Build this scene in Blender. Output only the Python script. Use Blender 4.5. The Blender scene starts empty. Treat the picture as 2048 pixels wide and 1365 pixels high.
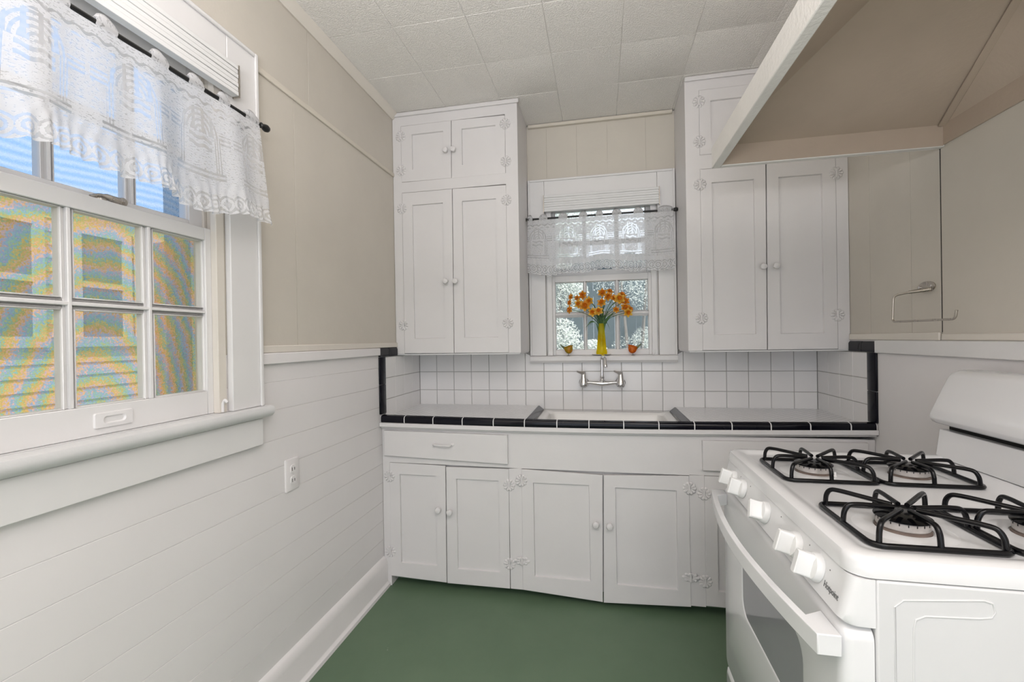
import bpy, bmesh, math, random
from mathutils import Vector, Matrix
S = bpy.context.scene
COL = S.collection
random.seed(7)
# ------------------------------------------------------------------ camera
cam_d = bpy.data.cameras.new('camera'); cam = bpy.data.objects.new('camera', cam_d); COL.objects.link(cam)
cam_d.sensor_width = 36.0; cam_d.lens = 890.85 * 36.0 / 2048.0; cam_d.clip_start = .02; cam_d.clip_end = 200
yaw, pit, rol = -0.1972, -0.0036, -0.0168
fw = Vector((math.sin(yaw)*math.cos(pit), math.cos(yaw)*math.cos(pit), math.sin(pit)))
rt = Vector((math.cos(yaw), -math.sin(yaw), 0)); up = rt.cross(fw)
c_, s_ = math.cos(rol), math.sin(rol); rt, up = c_*rt + s_*up, -s_*rt + c_*up
cam.matrix_world = Matrix(((rt.x, up.x, -fw.x, 1.094), (rt.y, up.y, -fw.y, -2.5608), (rt.z, up.z, -fw.z, 1.2324), (0, 0, 0, 1)))
S.camera = cam
# ------------------------------------------------------------------ world, sun, room and fill lights, exposure
W = bpy.data.worlds.new('sky'); S.world = W; W.use_nodes = True
bg = W.node_tree.nodes['Background']; bg.inputs[0].default_value = (.82, .89, 1.0, 1); bg.inputs[1].default_value = 2.0
def light(name, kind, loc, rot, energy, color=(1, 1, 1), **k):
    d = bpy.data.lights.new(name, kind); d.energy = energy; d.color = color
    for a, b in k.items(): setattr(d, a, b)
    o = bpy.data.objects.new(name, d); COL.objects.link(o); o.location = loc; o.rotation_euler = rot
    return o
light('sun', 'SUN', (0, 0, 10), (math.radians(48), 0, math.radians(28)), 4.2, (1, .95, .88), angle=.01)
# ceiling fitting behind the camera, plus two added fill lamps: an uplight and one outside the front opening
light('ceiling_light', 'AREA', (1.6, -2.95, 2.34), (0, math.radians(30), 0), 22, (1, .962, .98), shape='RECTANGLE', size=1.3, size_y=.9)
light('added_uplight', 'AREA', (1.0, -3.0, 1.55), (math.radians(180), 0, 0), 64, (1, .962, .975), shape='RECTANGLE', size=.9, size_y=.9)  # added lamp facing up, brightens the ceiling
light('front_fill', 'AREA', (1.1, -4.42, 1.35), (math.radians(90), 0, 0), 6, (.98, .98, 1.0), shape='RECTANGLE', size=1.75, size_y=1.95)  # added fill lamp standing in for daylight behind the camera
vs = S.view_settings; vs.view_transform = 'Standard'; vs.look = 'None'; vs.exposure = -0.1; vs.gamma = 1.0; vs.use_curve_mapping = False

# ------------------------------------------------------------------ material helpers
class E_:                                  # tiny expression wrapper for math nodes
    def __init__(s, nt, sock): s.nt, s.s = nt, sock
    def _m(s, op, *a):
        n = s.nt.nodes.new('ShaderNodeMath'); n.operation = op
        for i, v in enumerate((s,) + a):
            if isinstance(v, E_): s.nt.links.new(v.s, n.inputs[i])
            else: n.inputs[i].default_value = v
        return E_(s.nt, n.outputs[0])
    def __add__(s, o): return s._m('ADD', o)
    def __radd__(s, o): return s._m('ADD', o)
    def __sub__(s, o): return s._m('SUBTRACT', o)
    def __rsub__(s, o): return (s*-1.0) + o
    def __mul__(s, o): return s._m('MULTIPLY', o)
    def __rmul__(s, o): return s._m('MULTIPLY', o)
    def __truediv__(s, o): return s._m('DIVIDE', o)
    def sin(s): return s._m('SINE')
    def abs(s): return s._m('ABSOLUTE')
    def fr(s): return s._m('FRACT')
    def sqrt(s): return s._m('SQRT')
    def gt(s, o): return s._m('GREATER_THAN', o)
    def lt(s, o): return s._m('LESS_THAN', o)
    def mx(s, o): return s._m('MAXIMUM', o)
    def mn(s, o): return s._m('MINIMUM', o)
def mat(name):
    m = bpy.data.materials.new(name); m.use_nodes = True
    return m, m.node_tree, m.node_tree.nodes['Principled BSDF']
def noise(nt, scale, detail=3, rough=.55, vec=None, dist=0):
    n = nt.nodes.new('ShaderNodeTexNoise'); n.inputs['Scale'].default_value = scale
    n.inputs['Detail'].default_value = detail; n.inputs['Roughness'].default_value = rough; n.inputs['Distortion'].default_value = dist
    if vec is not None: nt.links.new(vec, n.inputs['Vector'])
    return n
def ramp(nt, src, stops):
    r = nt.nodes.new('ShaderNodeValToRGB'); nt.links.new(src, r.inputs[0]); e = r.color_ramp.elements
    while len(e) < len(stops): e.new(.5)
    for i, (p, c) in enumerate(stops): e[i].position = p; e[i].color = (*c, 1)
    return r
def lin(r, g, b): return tuple(((v/255)/12.92 if v/255 < .04045 else (((v/255)+.055)/1.055)**2.4) for v in (r, g, b))
def paint(name, col, rough=.5, var=.04, bump=.15, bscale=60, spec=.4, vscale=4, coat=0):
    m, nt, p = mat(name); tc = nt.nodes.new('ShaderNodeTexCoord'); ob = tc.outputs['Object']
    n = noise(nt, vscale, 4, .6, ob)
    a = tuple(max(0, c*(1-var)) for c in col); b = tuple(min(1, c*(1+var)) for c in col)
    r = ramp(nt, n.outputs[0], [(.3, a), (.7, b)]); nt.links.new(r.outputs[0], p.inputs['Base Color'])
    p.inputs['Roughness'].default_value = rough; p.inputs['Specular IOR Level'].default_value = spec; p.inputs['Coat Weight'].default_value = coat
    if bump:
        n2 = noise(nt, bscale, 3, .6, ob); bp = nt.nodes.new('ShaderNodeBump'); bp.inputs['Strength'].default_value = bump; bp.inputs['Distance'].default_value = .002
        nt.links.new(n2.outputs[0], bp.inputs['Height']); nt.links.new(bp.outputs[0], p.inputs['Normal'])
    return m
def metal(name, col, rough=.25, met=1.0):
    m, nt, p = mat(name); tc = nt.nodes.new('ShaderNodeTexCoord')
    n = noise(nt, 40, 3, .6, tc.outputs['Object']); r = ramp(nt, n.outputs[0], [(.3, (rough*.7,)*3), (.7, (min(1, rough*1.4),)*3)])
    nt.links.new(r.outputs[0], p.inputs['Roughness']); p.inputs['Base Color'].default_value = (*col, 1); p.inputs['Metallic'].default_value = met
    return m
M = {}
M['cab'] = paint('cabinet_paint', (.70, .682, .68), .42, .02, .25, 35)
M['trimw'] = paint('trim_paint', (.745, .735, .73), .38, .02, .2, 30)
M['sill'] = paint('sill_paint', (.66, .66, .66), .33, .05, .3, 40)
M['wains'] = paint('wainscot_paint', (.785, .76, .76), .45, .015, .2, 25)
M['beige'] = paint('beige_wall_paint', (.60, .56, .495), .6, .045, .25, 50, vscale=2.2)
M['beige2'] = paint('beige_trim_paint', (.66, .61, .53), .5, .03, .2, 40)
M['cream'] = paint('cream_trim_paint', (.70, .655, .59), .5, .03, .2, 40)
M['hoodin'] = paint('hood_lining_paint', (.47, .385, .31), .6, .07, .3, 60, vscale=3)
M['hoodtrim'] = paint('hood_trim_paint', (.76, .74, .71), .4, .05, .8, 90)
M['tile'] = paint('white_tile_glaze', (.80, .79, .785), .16, .015, .05, 12, .5)
M['grout'] = paint('grout', (.36, .35, .335), .8, .1, .2, 80)
M['ledge'] = paint('mosaic_tile_top', (.78, .78, .79), .22, .02, .1, 60, .5)
M['porc'] = paint('porcelain', (.80, .79, .77), .15, .015, .0)
M['enamel'] = paint('stove_enamel', (.76, .76, .765), .16, .01, .0, spec=.5, coat=.3)
M['enamel2'] = paint('stove_side_enamel', (.66, .66, .66), .3, .015, .0)
M['black'] = paint('black_tile_glaze', (.004, .004, .008), .10, .2, .08, 25, .22)
M['iron'] = paint('black_grate_enamel', (.003, .003, .004), .16, .2, .15, 90, .28)
M['rod'] = paint('black_rod', (.012, .012, .012), .35, .1, .0)
M['dark'] = paint('dark_gap', (.01, .01, .01), .8, .1, .0)
M['chrome'] = metal('chrome', (.72, .71, .71), .12)
M['nickel'] = metal('brushed_nickel', (.50, .46, .41), .3)
M['plastic'] = paint('white_plastic', (.80, .80, .795), .3, .01, .0)
M['ptext'] = paint('grey_print', (.17, .17, .17), .5, .1, .0)
M['blind'] = paint('roller_blind_cloth', (.74, .74, .735), .7, .03, .3, 120)
M['burner'] = paint('burner_ring_metal', (.46, .43, .41), .45, .25, .1, 60, vscale=30)
M['burnt'] = paint('burnt_ring_metal', (.17, .13, .11), .55, .35, .1, 60, vscale=25)
M['ovenglass'] = paint('oven_window_glass', (.30, .30, .32), .08, .03, .0, spec=.6)
# green painted floor with specks
m, nt, p = mat('green_floor_paint'); tc = nt.nodes.new('ShaderNodeTexCoord'); ob = tc.outputs['Object']
n = noise(nt, 2.5, 5, .65, ob); r = ramp(nt, n.outputs[0], [(.3, (.098, .158, .094)), (.75, (.128, .192, .120))])
v = nt.nodes.new('ShaderNodeTexVoronoi'); v.inputs['Scale'].default_value = 22; nt.links.new(ob, v.inputs['Vector'])
sp = ramp(nt, v.outputs['Distance'], [(.035, (1, 1, 1)), (.05, (0, 0, 0))])
n3 = noise(nt, 9, 1, .5, ob); g3 = ramp(nt, n3.outputs[0], [(.6, (0, 0, 0)), (.62, (1, 1, 1))])
mu = E_(nt, sp.outputs[0]) * E_(nt, g3.outputs[0])
mx = nt.nodes.new('ShaderNodeMix'); mx.data_type = 'RGBA'; nt.links.new(mu.s, mx.inputs[0]); nt.links.new(r.outputs[0], mx.inputs[6])
vc = ramp(nt, v.outputs['Color'], [(.4, (.02, .05, .02)), (.6, (.45, .5, .42))]); nt.links.new(vc.outputs[0], mx.inputs[7])
nt.links.new(mx.outputs[2], p.inputs['Base Color']); p.inputs['Roughness'].default_value = .5
bp = nt.nodes.new('ShaderNodeBump'); bp.inputs['Strength'].default_value = .2; bp.inputs['Distance'].default_value = .003
n2 = noise(nt, 30, 3, .6, ob); nt.links.new(n2.outputs[0], bp.inputs['Height']); nt.links.new(bp.outputs[0], p.inputs['Normal']); M['floor'] = m
# stippled ceiling tile
m, nt, p = mat('stippled_ceiling_tile'); tc = nt.nodes.new('ShaderNodeTexCoord'); ob = tc.outputs['Object']
n = noise(nt, 3, 3, .6, ob); r = ramp(nt, n.outputs[0], [(.3, (.85, .82, .775)), (.7, (.895, .865, .82))]); nt.links.new(r.outputs[0], p.inputs['Base Color'])
p.inputs['Roughness'].default_value = .8; n2 = noise(nt, 190, 2, .6, ob); r2 = ramp(nt, n2.outputs[0], [(.42, (0, 0, 0)), (.62, (1, 1, 1))])
bp = nt.nodes.new('ShaderNodeBump'); bp.inputs['Strength'].default_value = .75; bp.inputs['Distance'].default_value = .003
nt.links.new(r2.outputs[0], bp.inputs['Height']); nt.links.new(bp.outputs[0], p.inputs['Normal']); M['ceil'] = m
# clear window glass
m, nt, p = mat('window_glass'); tr = nt.nodes.new('ShaderNodeBsdfTransparent'); gl = nt.nodes.new('ShaderNodeBsdfGlossy'); gl.inputs['Roughness'].default_value = .03
lw = nt.nodes.new('ShaderNodeLayerWeight'); lw.inputs[0].default_value = .25
fr = E_(nt, lw.outputs['Fresnel']) * .6; ms = nt.nodes.new('ShaderNodeMixShader'); nt.links.new(fr.s, ms.inputs[0]); nt.links.new(tr.outputs[0], ms.inputs[1]); nt.links.new(gl.outputs[0], ms.inputs[2])
nt.links.new(ms.outputs[0], nt.nodes['Material Output'].inputs[0]); M['glass'] = m
# tinted glass (vase, birds, flowers)
def tint(name, c1, c2, clear=.35, scale=30, trans=.6):
    m, nt, p = mat(name); tc = nt.nodes.new('ShaderNodeTexCoord'); n = noise(nt, scale, 3, .6, tc.outputs['Object'])
    r = ramp(nt, n.outputs[0], [(.35, c1), (.65, c2)]); nt.links.new(r.outputs[0], p.inputs['Base Color']); p.inputs['Roughness'].default_value = .12
    tl = nt.nodes.new('ShaderNodeBsdfTranslucent'); nt.links.new(r.outputs[0], tl.inputs[0])
    t = nt.nodes.new('ShaderNodeBsdfTransparent'); nt.links.new(r.outputs[0], t.inputs[0])
    a = nt.nodes.new('ShaderNodeMixShader'); a.inputs[0].default_value = trans; nt.links.new(p.outputs[0], a.inputs[1]); nt.links.new(tl.outputs[0], a.inputs[2])
    b = nt.nodes.new('ShaderNodeMixShader'); b.inputs[0].default_value = clear; nt.links.new(a.outputs[0], b.inputs[1]); nt.links.new(t.outputs[0], b.inputs[2])
    nt.links.new(b.outputs[0], nt.nodes['Material Output'].inputs[0]); return m
M['vase'] = tint('yellow_glass', (.95, .80, .02), (1.0, .92, .08), .55, 20, .6)
M['petal'] = tint('amber_petal', (.85, .36, .03), (.93, .60, .10), .1, 60, .5)
M['petaly'] = tint('yellow_petal', (.92, .55, .06), (.95, .72, .16), .1, 60, .5)
M['trump'] = tint('orange_trumpet', (.70, .20, .015), (.85, .36, .03), .05, 60, .4)
M['stem'] = tint('green_stem', (.05, .13, .04), (.14, .28, .10), .0, 50, .3)
M['leaf'] = tint('green_leaf', (.10, .22, .09), (.22, .38, .18), .0, 40, .4)
M['birdy'] = tint('olive_amber_glass', (.30, .32, .03), (.80, .38, .03), .25, 45, .5)
M['birdo'] = tint('orange_amber_glass', (.55, .12, .01), (.90, .33, .04), .25, 45, .5)
M['birdt'] = tint('smoky_green_glass', (.22, .25, .14), (.42, .44, .26), .3, 45, .5)
# lace: opacity pattern from the cloth's own metre coordinates (u along the rod, v down the drop)
def lace(name, drop, ruffle):
    m, nt, p = mat(name); uv = nt.nodes.new('ShaderNodeUVMap'); uv.uv_map = 'UVMap'
    sx = nt.nodes.new('ShaderNodeSeparateXYZ'); nt.links.new(uv.outputs[0], sx.inputs[0]); u = E_(nt, sx.outputs[0]); v = E_(nt, sx.outputs[1])
    vec = uv.outputs[0]
    mp = nt.nodes.new('ShaderNodeMapping'); mp.inputs['Scale'].default_value = (1, 3.2, 1); nt.links.new(vec, mp.inputs[0])
    nz = E_(nt, noise(nt, 95, 2, .5, mp.outputs[0]).outputs[0])
    dash = nz.gt(.60)                                        # small slits all over the ground
    vor = nt.nodes.new('ShaderNodeTexVoronoi'); vor.inputs['Scale'].default_value = 200; nt.links.new(vec, vor.inputs['Vector'])
    pin = E_(nt, vor.outputs['Distance']).lt(.22)
    # arches, one every 21 cm
    per = .21; uc = ((u/per).fr() - .5)*per; vc = v - (drop*.47)
    r = (uc*uc + vc*vc).sqrt(); above = vc.lt(0.0)
    inr = r.lt(.062); ring = ((r*480.0).sin()).gt(.15)*above*inr
    cross = (((uc*210.0).sin()).gt(.55))*above*inr
    ladder = ((v*330.0 + (uc*150.0).sin()*.9).sin()).gt(.1)*(uc.abs()).lt(.036)*(vc.gt(0.0))*(vc.lt(drop*.2))
    post = (uc.abs()).gt(.046)*(uc.abs()).lt(.066)*vc.gt(0.0)*(v.lt(drop*.86)); postl = ((uc*820.0).sin()).gt(.2)*post
    bandz = v.gt(drop*.86)*v.lt(drop*.95)*(uc.abs()).lt(.075); band = ((v*520.0).sin()).gt(.0)*bandz
    cap = ((v*560.0).sin()).gt(.1)*(uc.abs()).gt(.062)*(uc.abs()).lt(.1)*(vc.gt(-.014))*(vc.lt(.018))
    scal = ((v*300.0 + (u*150.0).sin()*1.3).sin()).gt(.45)*v.gt(.022)*v.lt(.045)
    figs = (ring.mx(cross)).mx(ladder).mx(postl).mx(band).mx(cap).mx(scal)
    # gathered edge: concentric florets
    ru = (((u/.036).fr()) - .5)*.036; rv = v - (drop + ruffle*.62); rr = (ru*ru + rv*rv).sqrt(); inru = v.gt(drop)
    flo = ((rr*620.0 + nz*3.0).sin()).gt(.05)*v.gt(drop + ruffle*.28)
    holes = ((dash*.75).mx(pin*.45)).mx(figs*.85)*(v.lt(drop)) + ((flo*.8).mx(pin*.4))*inru
    clear = holes*.56 + .07
    tr = nt.nodes.new('ShaderNodeBsdfTransparent'); df = nt.nodes.new('ShaderNodeBsdfDiffuse'); df.inputs[0].default_value = (.80, .80, .81, 1)
    tl = nt.nodes.new('ShaderNodeBsdfTranslucent'); tl.inputs[0].default_value = (.80, .80, .81, 1)
    a = nt.nodes.new('ShaderNodeMixShader'); a.inputs[0].default_value = .45; nt.links.new(df.outputs[0], a.inputs[1]); nt.links.new(tl.outputs[0], a.inputs[2])
    b = nt.nodes.new('ShaderNodeMixShader'); nt.links.new(clear.s, b.inputs[0]); nt.links.new(a.outputs[0], b.inputs[1]); nt.links.new(tr.outputs[0], b.inputs[2])
    nt.links.new(b.outputs[0], nt.nodes['Material Output'].inputs[0]); return m
M['lace'] = lace('white_lace', .225, .070)
# insect screen with camera moire rainbow (lower half) and the sky's blue (upper half) painted into its tint
m, nt, p = mat('insect_screen_mesh'); tc = nt.nodes.new('ShaderNodeTexCoord'); ob = tc.outputs['Object']
sx = nt.nodes.new('ShaderNodeSeparateXYZ'); nt.links.new(ob, sx.inputs[0]); y = E_(nt, sx.outputs[1]); z = E_(nt, sx.outputs[2])
nz = E_(nt, noise(nt, 7, 2, .5, ob).outputs[0]); fine = E_(nt, noise(nt, 260, 1, .5, ob).outputs[0])
yy = (y + 1.70); zz = (z - 1.02); rad = (yy*yy*1.6 + zz*zz*.55).sqrt()
ph = (rad*24.0 + nz*1.8 + (fine - .5)*1.6).fr()
rb = ramp(nt, ph.s, [(0, lin(248, 224, 222)), (.2, lin(242, 214, 160)), (.42, lin(222, 226, 186)), (.58, lin(196, 226, 222)), (.8, lin(198, 212, 236)), (1, lin(248, 224, 222))])
fq = ((z*330.0 + (y*9.0).sin()*3.0 + nz*9.0 + fine*2.0).sin())*.5 + .5
bl = ramp(nt, fq.s, [(0, lin(196, 216, 238)), (1, lin(216, 226, 240))])
mxx = nt.nodes.new('ShaderNodeMix'); mxx.data_type = 'RGBA'; hi = z.gt(1.565); nt.links.new(hi.s, mxx.inputs[0]); nt.links.new(rb.outputs[0], mxx.inputs[6]); nt.links.new(bl.outputs[0], mxx.inputs[7])
tl = nt.nodes.new('ShaderNodeBsdfTranslucent'); nt.links.new(mxx.outputs[2], tl.inputs[0]); tr = nt.nodes.new('ShaderNodeBsdfTransparent'); nt.links.new(mxx.outputs[2], tr.inputs[0])
b = nt.nodes.new('ShaderNodeMixShader'); fac = (fine*.3 + .58).mn(1.0); nt.links.new(fac.s, b.inputs[0]); nt.links.new(tl.outputs[0], b.inputs[1]); nt.links.new(tr.outputs[0], b.inputs[2])
nt.links.new(b.outputs[0], nt.nodes['Material Output'].inputs[0]); M['screen'] = m
# dusty grey screen at the back window
m, nt, p = mat('dusty_screen_mesh'); tc = nt.nodes.new('ShaderNodeTexCoord'); ob = tc.outputs['Object']
n = E_(nt, noise(nt, 330, 1, .5, ob).outputs[0]); tl = nt.nodes.new('ShaderNodeBsdfTranslucent'); tl.inputs[0].default_value = (.55, .62, .66, 1)
tr = nt.nodes.new('ShaderNodeBsdfTransparent'); b = nt.nodes.new('ShaderNodeMixShader'); fac = (n*.3 + .74).mn(1.0)
nt.links.new(fac.s, b.inputs[0]); nt.links.new(tl.outputs[0], b.inputs[1]); nt.links.new(tr.outputs[0], b.inputs[2]); nt.links.new(b.outputs[0], nt.nodes['Material Output'].inputs[0]); M['screen2'] = m
# outdoors
m, nt, p = mat('lap_siding'); tc = nt.nodes.new('ShaderNodeTexCoord'); n = noise(nt, 3, 4, .6, tc.outputs['Object'])
r = ramp(nt, n.outputs[0], [(.3, (.74, .69, .63)), (.7, (.84, .78, .72))]); nt.links.new(r.outputs[0], p.inputs['Base Color']); p.inputs['Roughness'].default_value = .7; M['siding'] = m
M['outtrim'] = paint('outdoor_trim_paint', (.72, .70, .64), .6, .05, .1)
M['outglass'] = paint('outdoor_pane', (.20, .21, .21), .1, .1, .0)
M['slate'] = paint('slate_blue_paint', (.045, .062, .085), .6, .2, .3, 60)
M['brick'] = paint('brown_brick', (.30, .19, .13), .8, .25, .5, 20, vscale=25)
M['fence'] = paint('grey_green_fence', (.045, .068, .072), .7, .25, .2, 10, vscale=3)
M['grass'] = paint('lawn', (.22, .26, .16), .9, .3, .5, 20)
M['leafout'] = paint('pale_leaves', (.62, .66, .60), .6, .25, .0, vscale=40)
M['bark'] = paint('bark', (.20, .17, .14), .9, .2, .5, 20)
M['bluebar'] = paint('blue_grey_bar', (.12, .19, .24), .5, .1, .0)

# ------------------------------------------------------------------ mesh helpers (world coordinates)
def smooth(me, ang=40):
    for f in me.polygons: f.use_smooth = True
    bm = bmesh.new(); bm.from_mesh(me); bm.normal_update()
    for e in bm.edges:
        if len(e.link_faces) != 2 or e.calc_face_angle(0) > math.radians(ang): e.smooth = False
    bm.to_mesh(me); bm.free()
def obj(name, bm, material, parent=None, bevel=0, seg=2, ang=40, recalc=True):
    if recalc: bmesh.ops.recalc_face_normals(bm, faces=bm.faces)
    me = bpy.data.meshes.new(name); bm.to_mesh(me); bm.free()
    ms = material if isinstance(material, (list, tuple)) else [material]
    for q in ms: me.materials.append(M[q])
    smooth(me, ang)
    o = bpy.data.objects.new(name, me); COL.objects.link(o)
    if parent is not None:
        o.parent = parent; o.matrix_parent_inverse = parent.matrix_basis.inverted() if parent.parent is None else Matrix.Identity(4)
    if bevel:
        b = o.modifiers.new('bevel', 'BEVEL'); b.width = bevel; b.segments = seg; b.limit_method = 'ANGLE'; b.angle_limit = math.radians(35); b.harden_normals = False
    return o
def empty(name, loc, label=None, cat=None, group=None, kind=None):
    o = bpy.data.objects.new(name, None); COL.objects.link(o); o.location = loc; o.empty_display_size = .05
    return tag(o, label, cat, group, kind)
def tag(o, label=None, cat=None, group=None, kind=None):
    if label: o['label'] = label
    if cat: o['category'] = cat
    if group: o['group'] = group
    if kind: o['kind'] = kind
    return o
def lab(o, label): o['label'] = label; return o
def hexa(bm, P, mi=0):            # 8 points: front quad 0-3, back quad 4-7 in the same order
    v = [bm.verts.new(p) for p in P]
    for q in ((0, 1, 2, 3), (7, 6, 5, 4), (0, 4, 5, 1), (1, 5, 6, 2), (2, 6, 7, 3), (3, 7, 4, 0)):
        bm.faces.new([v[i] for i in q]).material_index = mi
def box(bm, x0, x1, y0, y1, z0, z1, mi=0):
    hexa(bm, [(x0, y0, z0), (x1, y0, z0), (x1, y0, z1), (x0, y0, z1), (x0, y1, z0), (x1, y1, z0), (x1, y1, z1), (x0, y1, z1)], mi)
def B(*boxes):
    bm = bmesh.new()
    for b in boxes: box(bm, *b)
    return bm
def tube(bm, pts, r, seg=10, closed=False, mi=0, caps=True, n0=None):
    pts = [Vector(p) for p in pts]; n = len(pts); rings = []
    rs = r if isinstance(r, (list, tuple)) else [r]*n
    t0 = (pts[1]-pts[0]).normalized(); a = Vector((0, 0, 1)) if abs(t0.z) < .9 else Vector((1, 0, 0)); nrm = (a - t0*a.dot(t0)).normalized()
    if n0: nrm = Vector(n0)
    for i in range(n):
        if closed: t = (pts[(i+1) % n]-pts[i-1]).normalized()
        elif i == 0: t = t0
        elif i == n-1: t = (pts[-1]-pts[-2]).normalized()
        else: t = ((pts[i+1]-pts[i]).normalized()+(pts[i]-pts[i-1]).normalized()).normalized()
        nrm = (nrm - t*nrm.dot(t)).normalized(); b = t.cross(nrm)
        rings.append([bm.verts.new(pts[i]+(nrm*math.cos(2*math.pi*k/seg)+b*math.sin(2*math.pi*k/seg))*rs[i]) for k in range(seg)])
    m = n if closed else n-1
    for i in range(m):
        A, C = rings[i], rings[(i+1) % n]
        off = 0
        if closed and i == n-1: off = min(range(seg), key=lambda o: (A[0].co-C[o].co).length)
        for k in range(seg):
            bm.faces.new((A[k], A[(k+1) % seg], C[(k+1+off) % seg], C[(k+off) % seg])).material_index = mi
    if not closed and caps:
        bm.faces.new(rings[0][::-1]).material_index = mi; bm.faces.new(rings[-1]).material_index = mi
def fillet(pts, r, n=4, closed=False):
    pts = [Vector(p) for p in pts]; out = []; N = len(pts)
    for i, p in enumerate(pts):
        if not closed and i in (0, N-1): out.append(p); continue
        a, b = pts[i-1], pts[(i+1) % N]; da, db = (a-p), (b-p); rr = min(r, da.length*.48, db.length*.48)
        p0, p1 = p+da.normalized()*rr, p+db.normalized()*rr
        for k in range(n+1):
            t = k/n; out.append(p0*(1-t)**2 + p*2*t*(1-t) + p1*t*t)
    return out
def lathe(bm, prof, origin, axis=(0, 0, 1), seg=24, mi=0, cap0=True, cap1=True):
    ax = Vector(axis).normalized(); a = Vector((1, 0, 0)) if abs(ax.x) < .9 else Vector((0, 1, 0)); u = (a-ax*a.dot(ax)).normalized(); v = ax.cross(u); o = Vector(origin)
    R = [[bm.verts.new(o+ax*h+(u*math.cos(2*math.pi*k/seg)+v*math.sin(2*math.pi*k/seg))*max(r, 1e-5)) for k in range(seg)] for r, h in prof]
    for i in range(len(R)-1):
        for k in range(seg): bm.faces.new((R[i][k], R[i][(k+1) % seg], R[i+1][(k+1) % seg], R[i+1][k])).material_index = mi
    if cap0: bm.faces.new(R[0][::-1]).material_index = mi
    if cap1: bm.faces.new(R[-1]).material_index = mi
def rrect(x0, x1, y0, y1, r, n=6):
    out = []
    for cx, cy, a0 in ((x1-r, y1-r, 0), (x0+r, y1-r, 90), (x0+r, y0+r, 180), (x1-r, y0+r, 270)):
        for k in range(n+1):
            a = math.radians(a0+90*k/n); out.append((cx+r*math.cos(a), cy+r*math.sin(a)))
    return out
def loft(bm, loops, cap0=True, cap1=True, mi=0):
    R = [[bm.verts.new(p) for p in L] for L in loops]; n = len(R[0])
    for i in range(len(R)-1):
        for k in range(n): bm.faces.new((R[i][k], R[i][(k+1) % n], R[i+1][(k+1) % n], R[i+1][k])).material_index = mi
    if cap0: bm.faces.new(R[0][::-1]).material_index = mi
    if cap1: bm.faces.new(R[-1]).material_index = mi
def prism(bm, poly, ax, a0, a1, mi=0):     # polygon in the other two axes, extruded along ax
    def P(p, h): return {'x': (h, p[0], p[1]), 'y': (p[0], h, p[1]), 'z': (p[0], p[1], h)}[ax]
    loft(bm, [[P(p, a0) for p in poly], [P(p, a1) for p in poly]], mi=mi)

# ------------------------------------------------------------------ the room shell
XR, YF, H = 2.19, -4.0, 2.466
struct = lambda name, bm, m, **k: tag(obj(name, bm, m, **k), kind='structure')
struct('floor', B((-.12, XR+.12, YF-.12, .12, -.10, 0)), 'floor')
bm = B((-.12, XR+.12, YF-.12, .12, H+.006, H+.1))
xs = [0.003]+[.0135+.2960*k for k in range(1, 8)]+[XR]
ys = [0]+[-.332-.2975*k for k in range(0, 13)]
for i in range(len(xs)-1):
    for j in range(len(ys)-1):
        a, b, c, d = xs[i], xs[i+1], ys[j+1], ys[j]
        if b-a < .02: continue
        g = .0004; q = .003; zt = H+.0065; jz = random.uniform(0, .0012)
        loft(bm, [[(a+g, c+g, zt), (b-g, c+g, zt), (b-g, d-g, zt), (a+g, d-g, zt)], [(a+g, c+g, H+q-.001), (b-g, c+g, H+q-.001), (b-g, d-g, H+q-.001), (a+g, d-g, H+q-.001)],
                  [(a+g+q, c+g+q, H+jz), (b-g-q, c+g+q, H+jz), (b-g-q, d-g-q, H+jz), (a+g+q, d-g-q, H+jz)]], cap0=False)
struct('ceiling', bm, 'ceil', ang=20)
# left wall: window hole Y -2.03..-1.43, Z 1.03..2.06
LY0, LY1, LZ0, LZ1 = -2.035, -1.428, 1.03, 2.075
def panels_left(bm, y0, y1, z0, z1, mi, x0=-.004, x1=0.0):
    box(bm, x0, x1, y0, y1, z0, z1, mi)
bm = bmesh.new()
for (y0, y1, z0, z1) in ((YF, LY0, 0, H), (LY1, .12, 0, H), (LY0, LY1, 0, LZ0), (LY0, LY1, LZ1, H)): box(bm, -.12, -.004, y0, y1, z0, z1, 0)
def clipbox(y0, y1, z0, z1, mi):      # board on the wall, cut round the window hole
    if z1 <= LZ0 or z0 >= LZ1: box(bm, -.004, 0, y0, y1, z0, z1, mi); return
    if y1 > LY1: box(bm, -.004, 0, max(y0, LY1), y1, z0, z1, mi)
    if y0 < LY0: box(bm, -.004, 0, y0, min(y1, LY0), z0, z1, mi)
    a, b = max(y0, LY0), min(y1, LY1)
    if a < b:
        if z0 < LZ0: box(bm, -.004, 0, a, b, z0, LZ0, mi)
        if z1 > LZ1: box(bm, -.004, 0, a, b, LZ1, z1, mi)
for (a, b) in ((-4.0, -2.24), (-2.238, -1.1085), (-1.1065, -.292), (-.29, 0)): clipbox(a, b, 1.20, 2.13, 0)
for (a, b) in ((-4.0, -2.24), (-2.238, -1.0225), (-1.0195, -.292), (-.29, 0)): clipbox(a, b, 2.132, H, 0)
zb = [0.0, .138, .234, .330, .425, .520, .616, .712, .806, .9035, 1.004, 1.10, 1.20]
def clip0(y0, y1, z0, z1):
    for (a, b, c, d) in ((y0, LY0, z0, z1), (LY1, y1, z0, z1), (LY0, LY1, z0, LZ0)): box(bm, -.0038, -.0013, a, b, c, d, 1)
clip0(-4.0, -.46, 0, 1.2)
for i in range(len(zb)-1): clipbox(-4.0, -.46, zb[i]+.0006, zb[i+1]-.0006, 1)
struct('wall_left', bm, ['beige', 'wains'], bevel=.0008, seg=1)
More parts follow.
